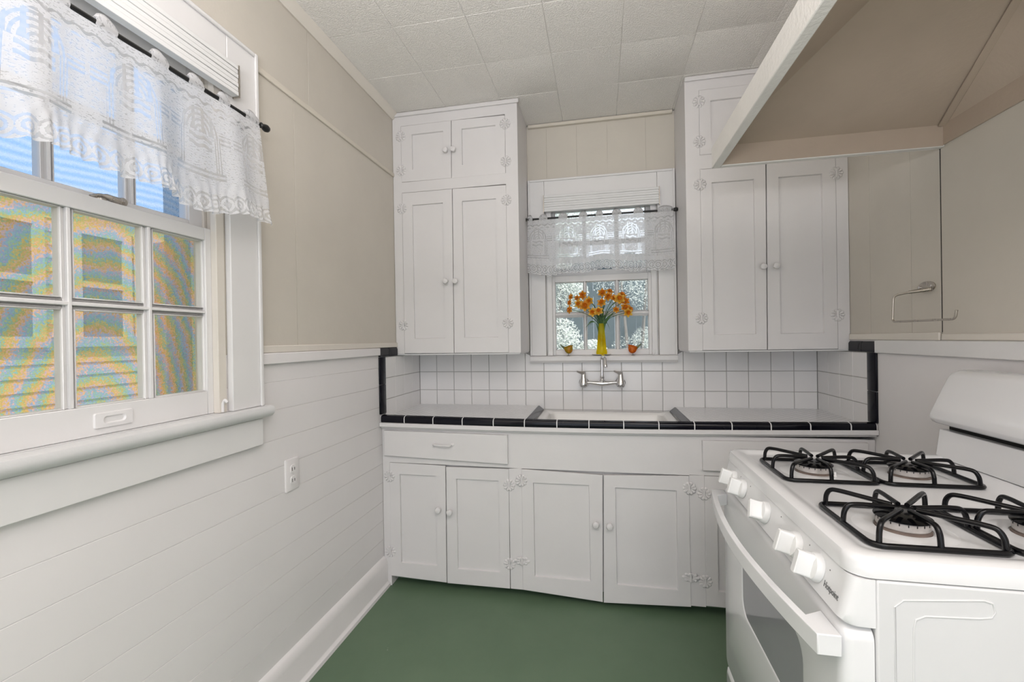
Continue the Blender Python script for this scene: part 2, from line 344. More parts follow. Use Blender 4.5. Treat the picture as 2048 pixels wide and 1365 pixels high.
# back wall with window hole X .789..1.405, Z 1.13..2.05
bm = bmesh.new()
for (a, b, z0, z1) in ((-.12, .789, 0, H), (1.405, XR+.12, 0, H), (.789, 1.405, 0, 1.12), (.789, 1.405, 2.05, H)): box(bm, a, b, .004, .12, z0, z1)
for (a, b) in ((0, .803), (.804, .975), (.976, 1.145), (1.146, 1.352), (1.353, XR)): box(bm, a, b, 0, .004, 2.06, H)
struct('wall_back', bm, 'beige')
# right wall
bm = B((XR+.004, XR+.12, YF, .12, 0, H))
for (a, b) in ((-.462, 0), (-.710, -.4635), (-.850, -.7115), (-1.72, -.857), (-2.6, -1.722), (-4, -2.602)): box(bm, XR, XR+.004, a, b, 1.22, H, 0)
box(bm, XR, XR+.004, YF, 0, 0, 1.22, 1)
box(bm, XR+.0012, XR+.0042, -.8555, -.8515, 1.2325, 1.84, 2)
struct('wall_right', bm, ['beige', 'wains', 'dark'], bevel=.0006, seg=1)
# front wall behind the camera with a wide opening added for the fill lamp
bm = B((-.12, .2, YF-.12, YF, 0, H), (2.0, XR+.12, YF-.12, YF, 0, H), (.2, 2.0, YF-.12, YF, 0, .35), (.2, 2.0, YF-.12, YF, 2.3, H))
struct('wall_front', bm, 'beige')
# trims
prof = [(0.0, 2.436), (.008, 2.434), (.014, 2.441), (.03, 2.457), (.034, 2.466), (0, 2.466)]
bm = bmesh.new(); prism(bm, prof, 'y', YF, -.31); struct('trim_1', bm, 'cream')
bm = B((.0, .009, -1.309, -.31, 2.124, 2.144), (.0, .009, -3.9, -2.17, 2.124, 2.144)); struct('trim_2', bm, 'beige2', bevel=.003)
bm = B((0, .016, -1.306, -.512, 1.163, 1.2), (0, .016, -3.9, -2.19, 1.163, 1.2)); struct('trim_3', bm, 'wains', bevel=.003)
bm = B((0, .010, -1.306, -.305, 1.2005, 1.2255), (0, .010, -3.9, -2.19, 1.2005, 1.2255)); struct('trim_4', bm, 'cream', bevel=.003)
bm = B((.70, 1.492, -.022, -.001, 2.446, 2.464)); struct('trim_5', bm, 'beige2', bevel=.003)
bm = B((XR-.012, XR, -3.9, -.505, 1.153, 1.205)); struct('trim_6', bm, 'trimw', bevel=.003)
bm = B((XR-.008, XR, -.852, -.31, 1.2055, 1.232), (XR-.006, XR, -3.9, -.858, 1.2055, 1.228)); struct('trim_7', bm, 'cream', bevel=.003)
prof = [(0, 0), (.034, 0), (.032, .014), (.022, .022), (.02, .026), (.02, .112), (.012, .138), (.004, .146), (0, .148)]
bm = bmesh.new(); prism(bm, prof, 'y', YF, -.486); struct('baseboard_left', bm, 'wains')
bm = bmesh.new(); prism(bm, [(XR-p[0], p[1]) for p in prof][::-1], 'y', YF, -1.78); struct('baseboard_right', bm, 'wains')

# ------------------------------------------------------------------ windows
def make_window(name, base, mp, A0, A1, zst, cas_out0, cas_out1, cas_top, lows, ups, lz, uz, scr, dep=0, stool=None):
    """mp(a, d, z) -> world, d grows into the room; A0..A1 is the hole, lows/ups are pane columns, lz/uz pane rows (bottom, mid0, mid1, top)"""
    w = empty(name, base, kind='structure')
    def bb(bm, a0, a1, d0, d1, z0, z1, mi=0):
        P = [mp(a, d, z) for (a, d, z) in ((a0, d1, z0), (a1, d1, z0), (a1, d1, z1), (a0, d1, z1), (a0, d0, z0), (a1, d0, z0), (a1, d0, z1), (a0, d0, z1))]; hexa(bm, P, mi)
    bm = bmesh.new()                                     # casing
    bb(bm, cas_out0, A0-.002, .0, .02, zst, cas_top-.001); bb(bm, A1+.002, cas_out1, .0, .02, zst, cas_top-.001)
    bb(bm, A0-.0015, A1+.0015, .0, .019, 2.045 if dep else 2.07, cas_top-.002)
    bb(bm, cas_out0, cas_out0+.012, .02, .027, zst, cas_top); bb(bm, cas_out1-.012, cas_out1, .02, .027, zst, cas_top); bb(bm, cas_out0+.0125, cas_out1-.0125, .02, .027, cas_top-.012, cas_top)
    obj('casing', bm, 'trimw', w, bevel=.0025)
    bm = bmesh.new()                                     # jamb lining, inside stops, parting beads
    for a, s in ((A0, 1), (A1, -1)):
        lo, hi = (a, a+.006) if s > 0 else (a-.006, a)
        bb(bm, lo, hi, -.104, .0, zst-.01, cas_top-.1)
        lo, hi = (a+.006, a+.034) if s > 0 else (a-.034, a-.006)
        bb(bm, lo, hi, -.014, .006, zst, cas_top-.11)
        lo, hi = (a+.006, a+.018) if s > 0 else (a-.018, a-.006)
        bb(bm, lo, hi, -.062, -.052, zst, cas_top-.11)
    bb(bm, A0+.006, A1-.006, -.104, 0, cas_top-.115, cas_top-.1)
    obj('jamb', bm, 'trimw' if dep else 'cream', w, bevel=.002)
    def sash(nm, cols, zr, a0, a1, z0, z1, d0, d1):
        bm = bmesh.new(); bot, m0, m1, top = zr; c0, c1 = cols[0][0], cols[-1][1]
        bb(bm, a0, c0, d0, d1, z0, z1); bb(bm, c1, a1, d0, d1, z0, z1); bb(bm, c0+.0002, c1-.0002, d0+.0002, d1-.0002, z0, bot); bb(bm, c0+.0002, c1-.0002, d0+.0002, d1-.0002, top, z1)
        for i in range(len(cols)-1):
            l, r = cols[i][1], cols[i+1][0]; mdd = (l+r)/2
            bb(bm, l+.001, r-.001, d0+.004, d1-.012, bot, top); bb(bm, mdd-.004, mdd+.004, d1-.012, d1-.002, bot, top)
        mz = (m0+m1)/2
        bb(bm, c0, c1, d0+.0045, d1-.0125, m0+.001, m1-.001); bb(bm, c0, c1, d1-.0125, d1-.0025, mz-.004, mz+.004)
        for (l, r) in cols:                              # sticking round every light
            for (q0, q1) in ((bot, m0), (m1, top)):
                t = .0028
                for (x0, x1, y0, y1) in ((l, l+t, q0, q1), (r-t, r, q0, q1), (l+t, r-t, q0, q0+t), (l+t, r-t, q1-t, q1)): bb(bm, x0, x1, d0+.005, d1-.007, y0, y1)
        s = obj(nm, bm, 'trimw', w, bevel=.0015, seg=1)
        g = bmesh.new(); md = d1-.014; bb(g, c0-.003, c1+.003, md-.0015, md+.0015, bot-.003, top+.003)
        o = obj('glass_pane', g, 'glass', s); return s
    ia, ib = A0+.0065, A1-.0065
    ls = sash('lower_sash', lows, lz, ia, ib, zst+.0005, lz[3]+.036, -.05, -.014)
    us = sash('upper_sash', ups, uz, ia, ib, uz[0]-.036, cas_top-.118, -.094, -.058)
    g = bmesh.new(); bb(g, A0+.001, A1-.001, -.1065, -.105, zst+.002, cas_top-.12); sc = obj('insect_screen', g, scr, w)
    return w, ls, bb
mpL = lambda a, d, z: (d, a, z)
mpB = lambda a, d, z: (a, -d, z)
L3 = [(-1.972, -1.822), (-1.802, -1.650), (-1.627, -1.480)]
w1, ls1, bbL = make_window('window_1', (0, -1.73, 1.03), mpL, LY0, LY1, 1.032, -2.154, -1.3085, 2.16, L3, [(-1.966, -1.826), (-1.806, -1.654), (-1.632, -1.487)], (1.099, 1.314, 1.337, 1.531), (1.59, 1.768, 1.786, 1.965), 'screen')
L2 = [(.838, 1.0), (1.016, 1.177), (1.197, 1.356)]
w2, ls2, bbB = make_window('window_2', (1.097, 0, 1.13), mpB, .789, 1.405, 1.1345, .6935, 1.4995, 2.144, L2, [(.838, 1.0), (1.014, 1.182), (1.2, 1.35)], (1.167, 1.356, 1.382, 1.556), (1.626, 1.778, 1.796, 1.975), 'screen2', 1)
# stools and aprons
bm = bmesh.new(); bbL(bm, -2.0345, -1.4285, -.118, .0, 1.0305, 1.032)
prof = [(.001, 1.0315), (.034, 1.0315), (.042, 1.028), (.046, 1.018), (.044, 1.006), (.036, .998), (.026, .994), (.001, .993)]
prism(bm, prof, 'y', -2.18, -1.286); obj('stool', bm, 'sill', w1)
obj('apron', B((.001, .02, -2.154, -1.3085, .906, .9925)), 'trimw', w1, bevel=.002)
bm = bmesh.new(); prof = [(-.0005, 1.1335), (-.04, 1.1335), (-.047, 1.128), (-.047, 1.108), (-.038, 1.100), (-.034, 1.095), (-.0005, 1.094)]
prism(bm, prof, 'x', .696, 1.497); box(bm, .7895, 1.4045, 0, .118, 1.1205, 1.134); obj('stool', bm, 'trimw', w2)
# bar of the outer storm frame
obj('storm_bar', B((.8, 1.394, .100, .112, 1.612, 1.648)), 'bluebar', w2)
# sash lock and finger lift on the left window, small hooks
bm = bmesh.new(); lathe(bm, [(.012, 0), (.012, .006), (.009, .009)], (-.036, -1.735, 1.567), seg=16)
tube(bm, fillet([(-.036, -1.755, 1.573), (-.034, -1.735, 1.583), (-.03, -1.70, 1.578)], .02), [.0045]*5+[.007, .009], 10)
lathe(bm, [(.002, -.008), (.010, -.005), (.011, 0), (.010, .005), (.002, .008)], (-.03, -1.692, 1.578), (1, 0, 0), 12)
lab(obj('sash_lock', bm, 'nickel', w1), 'tarnished metal sash lock')
bm = bmesh.new(); loft(bm, [[(-.0158, a, b) for a, b in rrect(-1.775, -1.690, 1.047, 1.083, .004)], [(-.010, a, b) for a, b in rrect(-1.773, -1.692, 1.049, 1.081, .004)],
   [(-.009, a, b) for a, b in rrect(-1.757, -1.708, 1.057, 1.074, .008)], [(-.013, a, b) for a, b in rrect(-1.754, -1.711, 1.060, 1.071, .0054)]]); obj('finger_lift', bm, 'trimw', w1)
bm = bmesh.new(); tube(bm, fillet([(.008, -1.452, 1.034), (.008, -1.452, 1.06), (.016, -1.452, 1.072), (.024, -1.452, 1.062)], .008), .004, 8); obj('sash_hook', bm, 'trimw', w1)
for x in (.796, 1.382):
    bm = bmesh.new(); tube(bm, [(x, -.008, 1.1335), (x, -.008, 1.165)], .0035, 8); obj('sash_peg', bm, 'trimw', w2)

# ------------------------------------------------------------------ roller blinds
def blind(name, bb, a0, a1, z0, z1, d, label, n):
    bm = bmesh.new(); k = 7
    for i in range(k): bb(bm, a0, a1, .0285, d-.0015*(i % 2), z0+(z1-z0)*i/k, z0+(z1-z0)*(i+1)/k-.0006)
    t = empty(name, (0, 0, 0), label, 'blind'); c = obj('folded_blind', bm, 'blind', t, bevel=.001, seg=1)
    for q0, q1 in ((a0-.004, a0-.0005), (a1+.0005, a1+.004)):
        bm = bmesh.new(); bb(bm, q0, q1, .0285, d+.001, z0-.004, z1+.002); obj('end_bracket', bm, 'nickel', t)
    return t
blind('window_blind', bbL, -2.04, -1.418, 1.968, 2.058, .052, 'white drawn-up blind under the head of the big left window', 7)
blind('window_blind', bbB, .789, 1.413, 1.953, 2.044, .045, 'white drawn-up blind under the head of the small window over the sink', 1)

# ------------------------------------------------------------------ curtain rods and lace valances
def rod(name, mp, a0, a1, d, z, label, fin, br):
    t = empty(name, mp((a0+a1)/2, d, z), label, 'curtain rod')
    bm = bmesh.new(); tube(bm, [mp(a0, d, z), mp(a1, d, z)], .0055, 10); obj('pole', bm, 'rod', t)
    for a, s in fin:
        bm = bmesh.new(); ax = Vector(mp(1, 0, 0))-Vector(mp(0, 0, 0)); lathe(bm, [(.0055, 0), (.0085, .003), (.0085, .006), (.006, .009), (.010, .018), (.0115, .026), (.009, .034), (.003, .038)], mp(a, d, z), ax*s, 14); obj('finial', bm, 'rod', t)
    for a in br:
        bm = bmesh.new(); tube(bm, fillet([mp(a, d, z), mp(a, d, z-.012), mp(a, .0275, z-.012)], .006), .004, 8); tube(bm, [mp(a, .0285, z-.026), mp(a, .0285, z+.008)], .004, 8); obj('bracket', bm, 'rod', t)
rod('curtain_rod', mpL, -2.14, -1.382, .09, 1.897, 'black curtain rod across the big left window', [(-1.382, 1)], [-1.395, -2.1])
rod('curtain_rod', mpB, .708, 1.468, .08, 1.905, 'black curtain rod over the sink window, between the wall cupboards', [(.708, -1), (1.468, 1)], [.722, 1.458])
def valance(name, mp, a0, a1, d, zr, gaps, label, drop, ruf, fullness, seed, lean=0):
    rnd = random.Random(seed); t = empty(name, mp((a0+a1)/2, d, zr), label, 'curtain')
    L = a1-a0; NU, NV = int(L/.0032), 44
    ph = [rnd.uniform(0, 6.28) for _ in range(6)]
    def fold(a, f):
        x = a-a0
        return (math.sin(x*31+ph[0])*.5+math.sin(x*57+ph[1])*.3+math.sin(x*17+ph[2])*.45)*(.004+.015*f)
    bm = bmesh.new(); uvl = bm.loops.layers.uv.new('UVMap'); grid = []
    top = .010
    for i in range(NU+1):
        x = i/NU; a = a0+L*x; row = []
        hem = .010*math.sin(a*13+ph[3])+.006*math.sin(a*29+ph[4])
        for j in range(NV+1):
            v = j/NV; vd = v*(drop+ruf); f = v
            aa = a + math.sin((a-a0)*31+ph[0]+1.2)*.006*f + lean*(x-.5)*v*.06
            dd = d+.007+fold(a, f)+.006*f
            z = zr-top-vd*(1+hem/(drop+ruf)*v)
            if vd > drop:                                     # gathered edge
                q = (vd-drop)/ruf; dd += math.sin(a*260+math.sin(a*40)*2)*.007*q+.004*q; aa += math.sin(a*170+1)*.003*q
                z -= (.006*abs(math.sin(a*87)))*q
            elif vd > drop-.012: dd += math.sin(a*260)*.0015
            row.append((bm.verts.new(mp(aa, dd, z)), (a*fullness, vd)))
        grid.append(row)
    for i in range(NU):
        for j in range(NV):
            q = [grid[i][j], grid[i+1][j], grid[i+1][j+1], grid[i][j+1]]
            fc = bm.faces.new([k[0] for k in q])
            for l, k in zip(fc.loops, q): l[uvl].uv = k[1]
    obj('lace_panel', bm, 'lace', t, ang=180, recalc=False)
    edges = [a0]+[g for pr in gaps for g in pr]+[a1]
    for k in range(0, len(edges), 2):                          # loops of cloth over the rod between the bare stretches
        l, r = edges[k], edges[k+1]
        if r-l < .012: continue
        bm = bmesh.new(); uvl = bm.loops.layers.uv.new('UVMap'); cols = []; n = max(4, int((r-l)/.006))
        for i in range(n+1):
            x = i/n; a = l+(r-l)*x; bulge = math.sin(math.pi*x)**.6; col = []
            for s, (ang, rad) in enumerate([(-90, .010), (-50, .0085), (-10, .0085), (30, .0085), (60, .010+.007*bulge), (90, .010+.016*bulge), (120, .010+.007*bulge), (160, .008), (200, .008)]):
                col.append((bm.verts.new(mp(a, d+math.cos(math.radians(ang))*rad*(.9)+(.007+fold(a, 0) if ang < -80 else 0), zr+math.sin(math.radians(ang))*rad)), (a*fullness, .009-.002*s)))
            cols.append(col)
        for i in range(n):
            for j in range(8):
                q = [cols[i][j], cols[i+1][j], cols[i+1][j+1], cols[i][j+1]]; fc = bm.faces.new([k2[0] for k2 in q])
                for lo, k2 in zip(fc.loops, q): lo[uvl].uv = k2[1]
        obj('rod_loop', bm, 'lace', t, ang=180, recalc=False)
    return t
gl = [(-2.09, -2.06), (-1.99, -1.95), (-1.878, -1.833), (-1.791, -1.719), (-1.677, -1.624), (-1.580, -1.535), (-1.498, -1.443)]
valance('lace_valance', mpL, -2.12, -1.392, .09, 1.897, gl, 'white lace valance with a gathered edge across the big left window', .225, .066, 1.25, 3, 1)
gb = [(.728, .765), (.812, .874), (.923, .986), (1.031, 1.077), (1.115, 1.163), (1.213, 1.276), (1.325, 1.399)]
valance('lace_valance', mpB, .700, 1.478, .08, 1.905, gb, 'white lace valance with a gathered edge on the small window over the sink', .222, .075, 1.25, 11)

# ------------------------------------------------------------------ cupboards
def plate(bm, outer, inner, yf, th, rec=.010):
    """panelled door: outer/inner quads as (x, z) clockwise from top left"""
    if inner:
        ch = .002
        cx = sum(p[0] for p in inner)/4; cz = sum(p[1] for p in inner)/4
        inn2 = [(p[0]+(ch if p[0] < cx else -ch), p[1]+(ch if p[1] < cz else -ch)) for p in inner]
    e = .0015; ox = sum(p[0] for p in outer)/4; oz = sum(p[1] for p in outer)/4
    out2 = [(p[0]+(e if p[0] < ox else -e), p[1]+(e if p[1] < oz else -e)) for p in outer]
    loops = [[(x, yf+th, z) for x, z in outer], [(x, yf+e, z) for x, z in outer], [(x, yf, z) for x, z in out2]]
    if inner: loops += [[(x, yf, z) for x, z in inner], [(x, yf+rec, z) for x, z in inn2]]
    loft(bm, loops)
def knob(parent, x, y, z):
    bm = bmesh.new(); lathe(bm, [(.008, 0), (.007, .004), (.006, .010), (.010, .014), (.0145, .019), (.0155, .024), (.013, .029), (.007, .0315), (.001, .032)], (x, y, z), (0, -1, 0), 20); return obj('knob', bm, 'cab', parent)
def hinge(parent, x, y, z, kind='shell'):
    bm = bmesh.new()
    for s in (-1, 1):
        for k in range(5):
            a = math.radians(-72+36*k) if kind == 'shell' else math.radians(-60+30*k)
            R = .029 if kind == 'shell' else .020+.018*(1-abs(k-2)/2)
            dx, dz = math.cos(a)*s, math.sin(a); p0 = Vector((x+dx*.006+s*.001, y, z+dz*.008)); p1 = Vector((x+dx*R, y, z+dz*R)); n = Vector((-dz, 0, dx)).normalized()
            w0, w1 = .0030, .0075
            pr = [p0-n*w0, p0+n*w0, p0.lerp(p1, .75)+n*w1, p1+n*w1*.45, p1-n*w1*.45, p0.lerp(p1, .75)-n*w1]
            c = sum(pr, Vector())/6
            loft(bm, [[(q.x, y+.001, q.z) for q in pr], [(q.x, y-.0022, q.z) for q in pr], [((q*.55+c*.45).x, y-.0058, (q*.55+c*.45).z) for q in pr]], cap0=False)
    tube(bm, [(x, y-.004, z-.019), (x, y-.004, z+.019)], .0042, 8)
    for dz in (-.015, .015): lathe(bm, [(.0028, 0), (.0028, .001), (.001, .002)], (x-.011, y-.0028, z+dz*.7), (0, -1, 0), 8)
    return obj('hinge', bm, 'cab', parent)
def strips(bm, polys, yf, th):
    for P in polys: loft(bm, [[(x, yf+th, z) for x, z in P], [(x, yf, z) for x, z in P]])
def door(parent, O, I, yf, kx, kz, hs, hk='shell', th=.016):
    bm = bmesh.new(); plate(bm, O, I, yf, th); d = obj('door', bm, 'cab', parent)
    knob(d, kx, yf, kz)
    for i, (hx, hz) in enumerate(hs): hinge(d, hx, yf+.0005, hz, hk[i] if isinstance(hk, (list, tuple)) else hk)
    return d
YU = -.3085
def upper(name, x0, x1, label, D, split, ztop=H-.001):
    c = empty(name, ((x0+x1)/2, -.15, 1.163), label, 'cabinet')
    g = -.0007
    bm = bmesh.new(); box(bm, x0, x1, YU+.020, -.002, 1.163, ztop)                   # box
    zu0, zu1, zl0, zl1 = split; xa, xb = D
    strips(bm, [[(x0, 1.163), (xa-g, 1.163), (xa-g, ztop), (x0, ztop)], [(xb+g, 1.163), (x1, 1.163), (x1, ztop), (xb+g, ztop)],
                [(xa-g, zu1+g), (xb+g, zu1+g), (xb+g, ztop), (xa-g, ztop)], [(xa-g, zl1+g), (xb+g, zl1+g), (xb+g, zu0-g*1.5), (xa-g, zu0-g*1.5)]], YU, .0202)
    obj('carcass', bm, 'cab', c)
    obj('crown_moulding', B((x0, x1+(.010 if x0 < 1 else 0), YU-.012, YU-.0005, H-.022, H-.001)), 'sill' if 0 else 'cab', c, bevel=.004)
    obj('bottom_rail', B((x0+.004, x1-.004, YU+.004, -.03, 1.156, 1.1629)), 'sill', c, bevel=.001)
    return c
c = upper('wall_cupboard', .002, .690, 'tall white wall cupboard with four doors left of the sink window', (.049, .627), (2.090, 2.396, 1.1635, 2.036))
yf = YU-.001
I = lambda a, b, z0, z1: [(a, z1), (b, z1), (b, z0), (a, z0)]
door(c, [(.0505, 2.3945), (.335, 2.395), (.331, 2.091), (.0495, 2.093)], I(.112, .290, 2.155, 2.345), yf, .308, 2.234, [(.049, 2.34), (.049, 2.155)])
door(c, [(.338, 2.395), (.6255, 2.390), (.6245, 2.090), (.3335, 2.090)], I(.392, .575, 2.155, 2.345), yf, .351, 2.234, [(.627, 2.345), (.627, 2.152)])
door(c, [(.0505, 2.034), (.334, 2.034), (.329, 1.165), (.0505, 1.166)], I(.108, .282, 1.245, 1.965), yf, .296, 1.545, [(.049, 1.950), (.047, 1.318)])
door(c, [(.337, 2.034), (.6255, 2.030), (.6255, 1.1645), (.332, 1.165)], I(.388, .572, 1.245, 1.965), yf, .350, 1.543, [(.627, 1.952), (.625, 1.318)])
c = upper('wall_cupboard', 1.503, 2.188, 'tall white wall cupboard right of the sink window, partly hidden behind the range hood', (1.566, 2.141), (2.090, 2.400, 1.1635, 2.026))
door(c, [(1.5675, 2.399), (1.852, 2.399), (1.852, 2.092), (1.5675, 2.092)], I(1.618, 1.80, 2.155, 2.345), yf, 1.832, 2.234, [(1.566, 2.345), (1.566, 2.155)])
door(c, [(1.855, 2.399), (2.1395, 2.399), (2.1395, 2.092), (1.855, 2.092)], I(1.905, 2.085, 2.155, 2.345), yf, 1.872, 2.234, [(2.141, 2.345), (2.141, 2.155)])
door(c, [(1.5675, 2.024), (1.852, 2.024), (1.847, 1.165), (1.5675, 1.165)], I(1.618, 1.802, 1.238, 1.958), yf, 1.830, 1.548, [(1.566, 1.952), (1.564, 1.318)])
door(c, [(1.8565, 2.024), (2.1395, 2.024), (2.1395, 1.165), (1.851, 1.165)], I(1.905, 2.085, 1.238, 1.958), yf, 1.884, 1.548, [(2.141, 1.955), (2.139, 1.318)])
# base cupboards: doors hang a little low and loose, as in the old original
YB = -.484
c = empty('base_cupboard', (1.095, -.24, 0), 'long white base cupboard with panelled doors and drawers under the tiled counter', 'cabinet')
zt = .795; g = .0016
Dq = [[(.0395, .6225), (.3345, .6165), (.3305, .041), (.036, .050)], [(.3385, .611), (.6525, .6135), (.6495, .041), (.3345, .039)],
      [(.7155, .6165), (1.0915, .604), (1.0835, .022), (.7125, .044)], [(1.0965, .604), (1.4645, .6165), (1.4655, .0385), (1.0875, .020)],
      [(1.5285, .6195), (1.84, .6165), (1.84, .045), (1.5285, .047)], [(1.844, .6165), (2.145, .6195), (2.145, .047), (1.844, .045)]]
bm = B((.002, .018, YB+.0225, -.002, .055, zt), (2.172, 2.188, YB+.0225, -.002, .055, zt), (.0185, 2.1715, YB+.0225, -.002, .055, .07), (.0185, 2.1715, -.014, -.002, .0705, .64), (.0185, 2.1715, YB+.0225, YB+.026, .0705, .64))
strips(bm, [[(.002, .052), (.0388, .052), (.0388, zt), (.002, zt)], [(.0388, .6240), (.7145, .619), (.7145, zt), (.0388, zt)], [(.7145, .619), (1.467, .619), (1.467, zt), (.7145, zt)],
            [(1.467, .6215), (2.147, .6215), (2.147, zt), (1.467, zt)], [(2.147, .05), (2.188, .05), (2.188, zt), (2.147, zt)], [(.6532, .042), (.7142, .042), (.7146, .62), (.6532, .6155)], [(1.4660, .042), (1.5278, .042), (1.5278, .6215), (1.4655, .619)]], YB, .0222)
obj('face_frame', bm, ['cab'], c)
obj('kick_board', B((.0405, 2.188, -.412, -.4005, .001, .0545)), 'floor', c)
obj('toe_cheek', B((.002, .040, YB+.001, -.4, .001, .0515)), 'cab', c)
DI = [I(.093, .285, .120, .566), I(.390, .602, .114, .556), I(.770, 1.030, .112, .556), I(1.147, 1.412, .108, .551), I(1.58, 1.79, .114, .562), I(1.895, 2.095, .114, .562)]
K = [(.301, .404), (.359, .396), (1.058, .384), (1.119, .380), (1.815, .39), (1.87, .39)]
Hs = [[(.038, .552), (.036, .173)], [(.6535, .537), (.6505, .161)], [(.714, .563), (.711, .182)], [(1.466, .563), (1.4665, .170)], [(1.527, .541), (1.527, .155)], [(2.146, .541), (2.146, .155)]]
HK = ['shell', 'shell', ['shell', 'diamond'], ['shell', 'diamond'], 'shell', 'shell']
for i in range(6):
    inn = DI[i]
    o = Dq[i]
    d = door(c, o, inn, YB-.001-(.004 if i in (2, 3) else 0), K[i][0], K[i][1], Hs[i], HK[i], th=.018)
bm = bmesh.new(); plate(bm, [(.020, .7985-.012), (.652, .778), (.652, .6405), (.020, .661)], None, YB-.0175, .017); d = obj('drawer', bm, 'cab', c)
bm = bmesh.new(); q = fillet([(.286, YB-.0170, .727), (.289, YB-.038, .725), (.372, YB-.038, .723), (.376, YB-.0170, .724)], .012); tube(bm, q, .0042, 8)
for x in (.283, .379): lathe(bm, [(.009, 0), (.008, .003), (.004, .005)], (x, YB-.0172, .726), (0, -1, 0), 12)
obj('pull_handle', bm, 'cab', d)
bm = bmesh.new(); plate(bm, [(1.520, .777), (2.155, .785), (2.155, .645), (1.520, .647)], None, YB-.0175, .017); d = obj('drawer', bm, 'cab', c)
bm = bmesh.new(); tube(bm, fillet([(1.79, YB-.0170, .722), (1.79, YB-.038, .72), (1.88, YB-.038, .72), (1.88, YB-.0170, .722)], .012), .0042, 8); obj('pull_handle', bm, 'cab', d)
# lip board under the black edge, with the front sagging in the middle
def sag(x): return -.012*math.sin(math.pi*max(0, min(1, x/2.19)))
def bent(bm, y0, y1, z0, z1, xa, xb, n=30, mi=0, dz0=0, slope=0):
    loft(bm, [[(x, y0, z0+sag(x)+slope*x), (x, y1, z0+sag(x)+slope*x), (x, y1, z1+sag(x)+slope*x), (x, y0, z1+sag(x)+slope*x)] for x in [xa+(xb-xa)*k/n for k in range(n+1)]], mi=mi)
bm = bmesh.new(); bent(bm, -.512, -.4845, .8065, .827, .002, 2.188, slope=.006); obj('lip_board', bm, 'cab', c, bevel=.002)
bm = bmesh.new(); bent(bm, -.498, -.4845, .797, .806, .002, 2.188, slope=.006); obj('lip_moulding', bm, 'cab', c, bevel=.002)

# ------------------------------------------------------------------ counter, sink, backsplash
ct = empty('tiled_counter', (1.095, -.25, .80), 'white tiled counter with black edging tiles running under the window', 'counter')
M_l = M['ledge']; nt = M_l.node_tree; p = nt.nodes['Principled BSDF']          # small diagonal mosaic in the drainboards
tc = nt.nodes.new('ShaderNodeTexCoord'); mp_ = nt.nodes.new('ShaderNodeMapping'); mp_.inputs['Rotation'].default_value = (0, 0, math.radians(45)); nt.links.new(tc.outputs['Object'], mp_.inputs[0])
bk = nt.nodes.new('ShaderNodeTexBrick'); bk.offset = 0; bk.inputs['Scale'].default_value = 1; bk.inputs['Brick Width'].default_value = .026; bk.inputs['Row Height'].default_value = .026; bk.inputs['Mortar Size'].default_value = .0011
bk.inputs['Color1'].default_value = (.80, .80, .81, 1); bk.inputs['Color2'].default_value = (.76, .76, .77, 1); bk.inputs['Mortar'].default_value = (.42, .41, .40, 1)
nt.links.new(mp_.outputs[0], bk.inputs['Vector']); nt.links.new(bk.outputs['Color'], p.inputs['Base Color'])
for (a, b) in ((.002, .735), (1.485, 2.188)):
    bm = bmesh.new(); hexa(bm, [(a, -.482, .828), (b, -.482, .828), (b, -.482, .850), (a, -.482, .850), (a, -.0075, .828), (b, -.0075, .828), (b, -.0075, .8485), (a, -.0075, .8485)])
    obj('drainboard', bm, 'ledge', ct, bevel=.001)
XE = [.006, .133, .283, .432, .586, .736, .888, 1.034, 1.188, 1.339, 1.488, 1.639, 1.792, 1.942, 2.091, 2.184]
bm = bmesh.new(); gm = bmesh.new()
edgep = lambda x: [(-.4835, .8285), (-.5065, .8285), (-.5085, .833), (-.5085, .853), (-.503, .861), (-.4835, .8645)]
for i in range(len(XE)-1):
    a, b = XE[i]+.0018, XE[i+1]-.0018; n = 4
    loft(bm, [[(x, yy_, zz_+sag(x)*(1.0 if zz_ > .84 else 1)+.0055*x/2.19) for yy_, zz_ in edgep(x)] for x in [a+(b-a)*k/n for k in range(n+1)]])
obj('edge_tile', bm, 'black', ct, bevel=.0015)
loft(gm, [[(xx, yy_+(.0008 if yy_ < -.49 else 0), zz_-(.0008 if zz_ > .84 else 0)+sag(xx)+.0055*xx/2.19) for yy_, zz_ in edgep(0)] for xx in [.006+2.178*k/60 for k in range(61)]])
obj('edge_grout', gm, 'tile', ct)
for (a, b, s) in ((.737, .765, 1), (1.455, 1.483, -1)):          # sloping black tiles either side of the sink
    t = a if s > 0 else b; l = b if s > 0 else a; bm = bmesh.new()
    hexa(bm, [(t, -.4815, .828), (l, -.4815, .828), (l, -.4815, .838), (t, -.4815, .8515), (t, -.0075, .812), (l, -.0075, .812), (l, -.0075, .826), (t, -.0075, .849)])
    obj('side_edge_tile', bm, 'black', ct, bevel=.002)
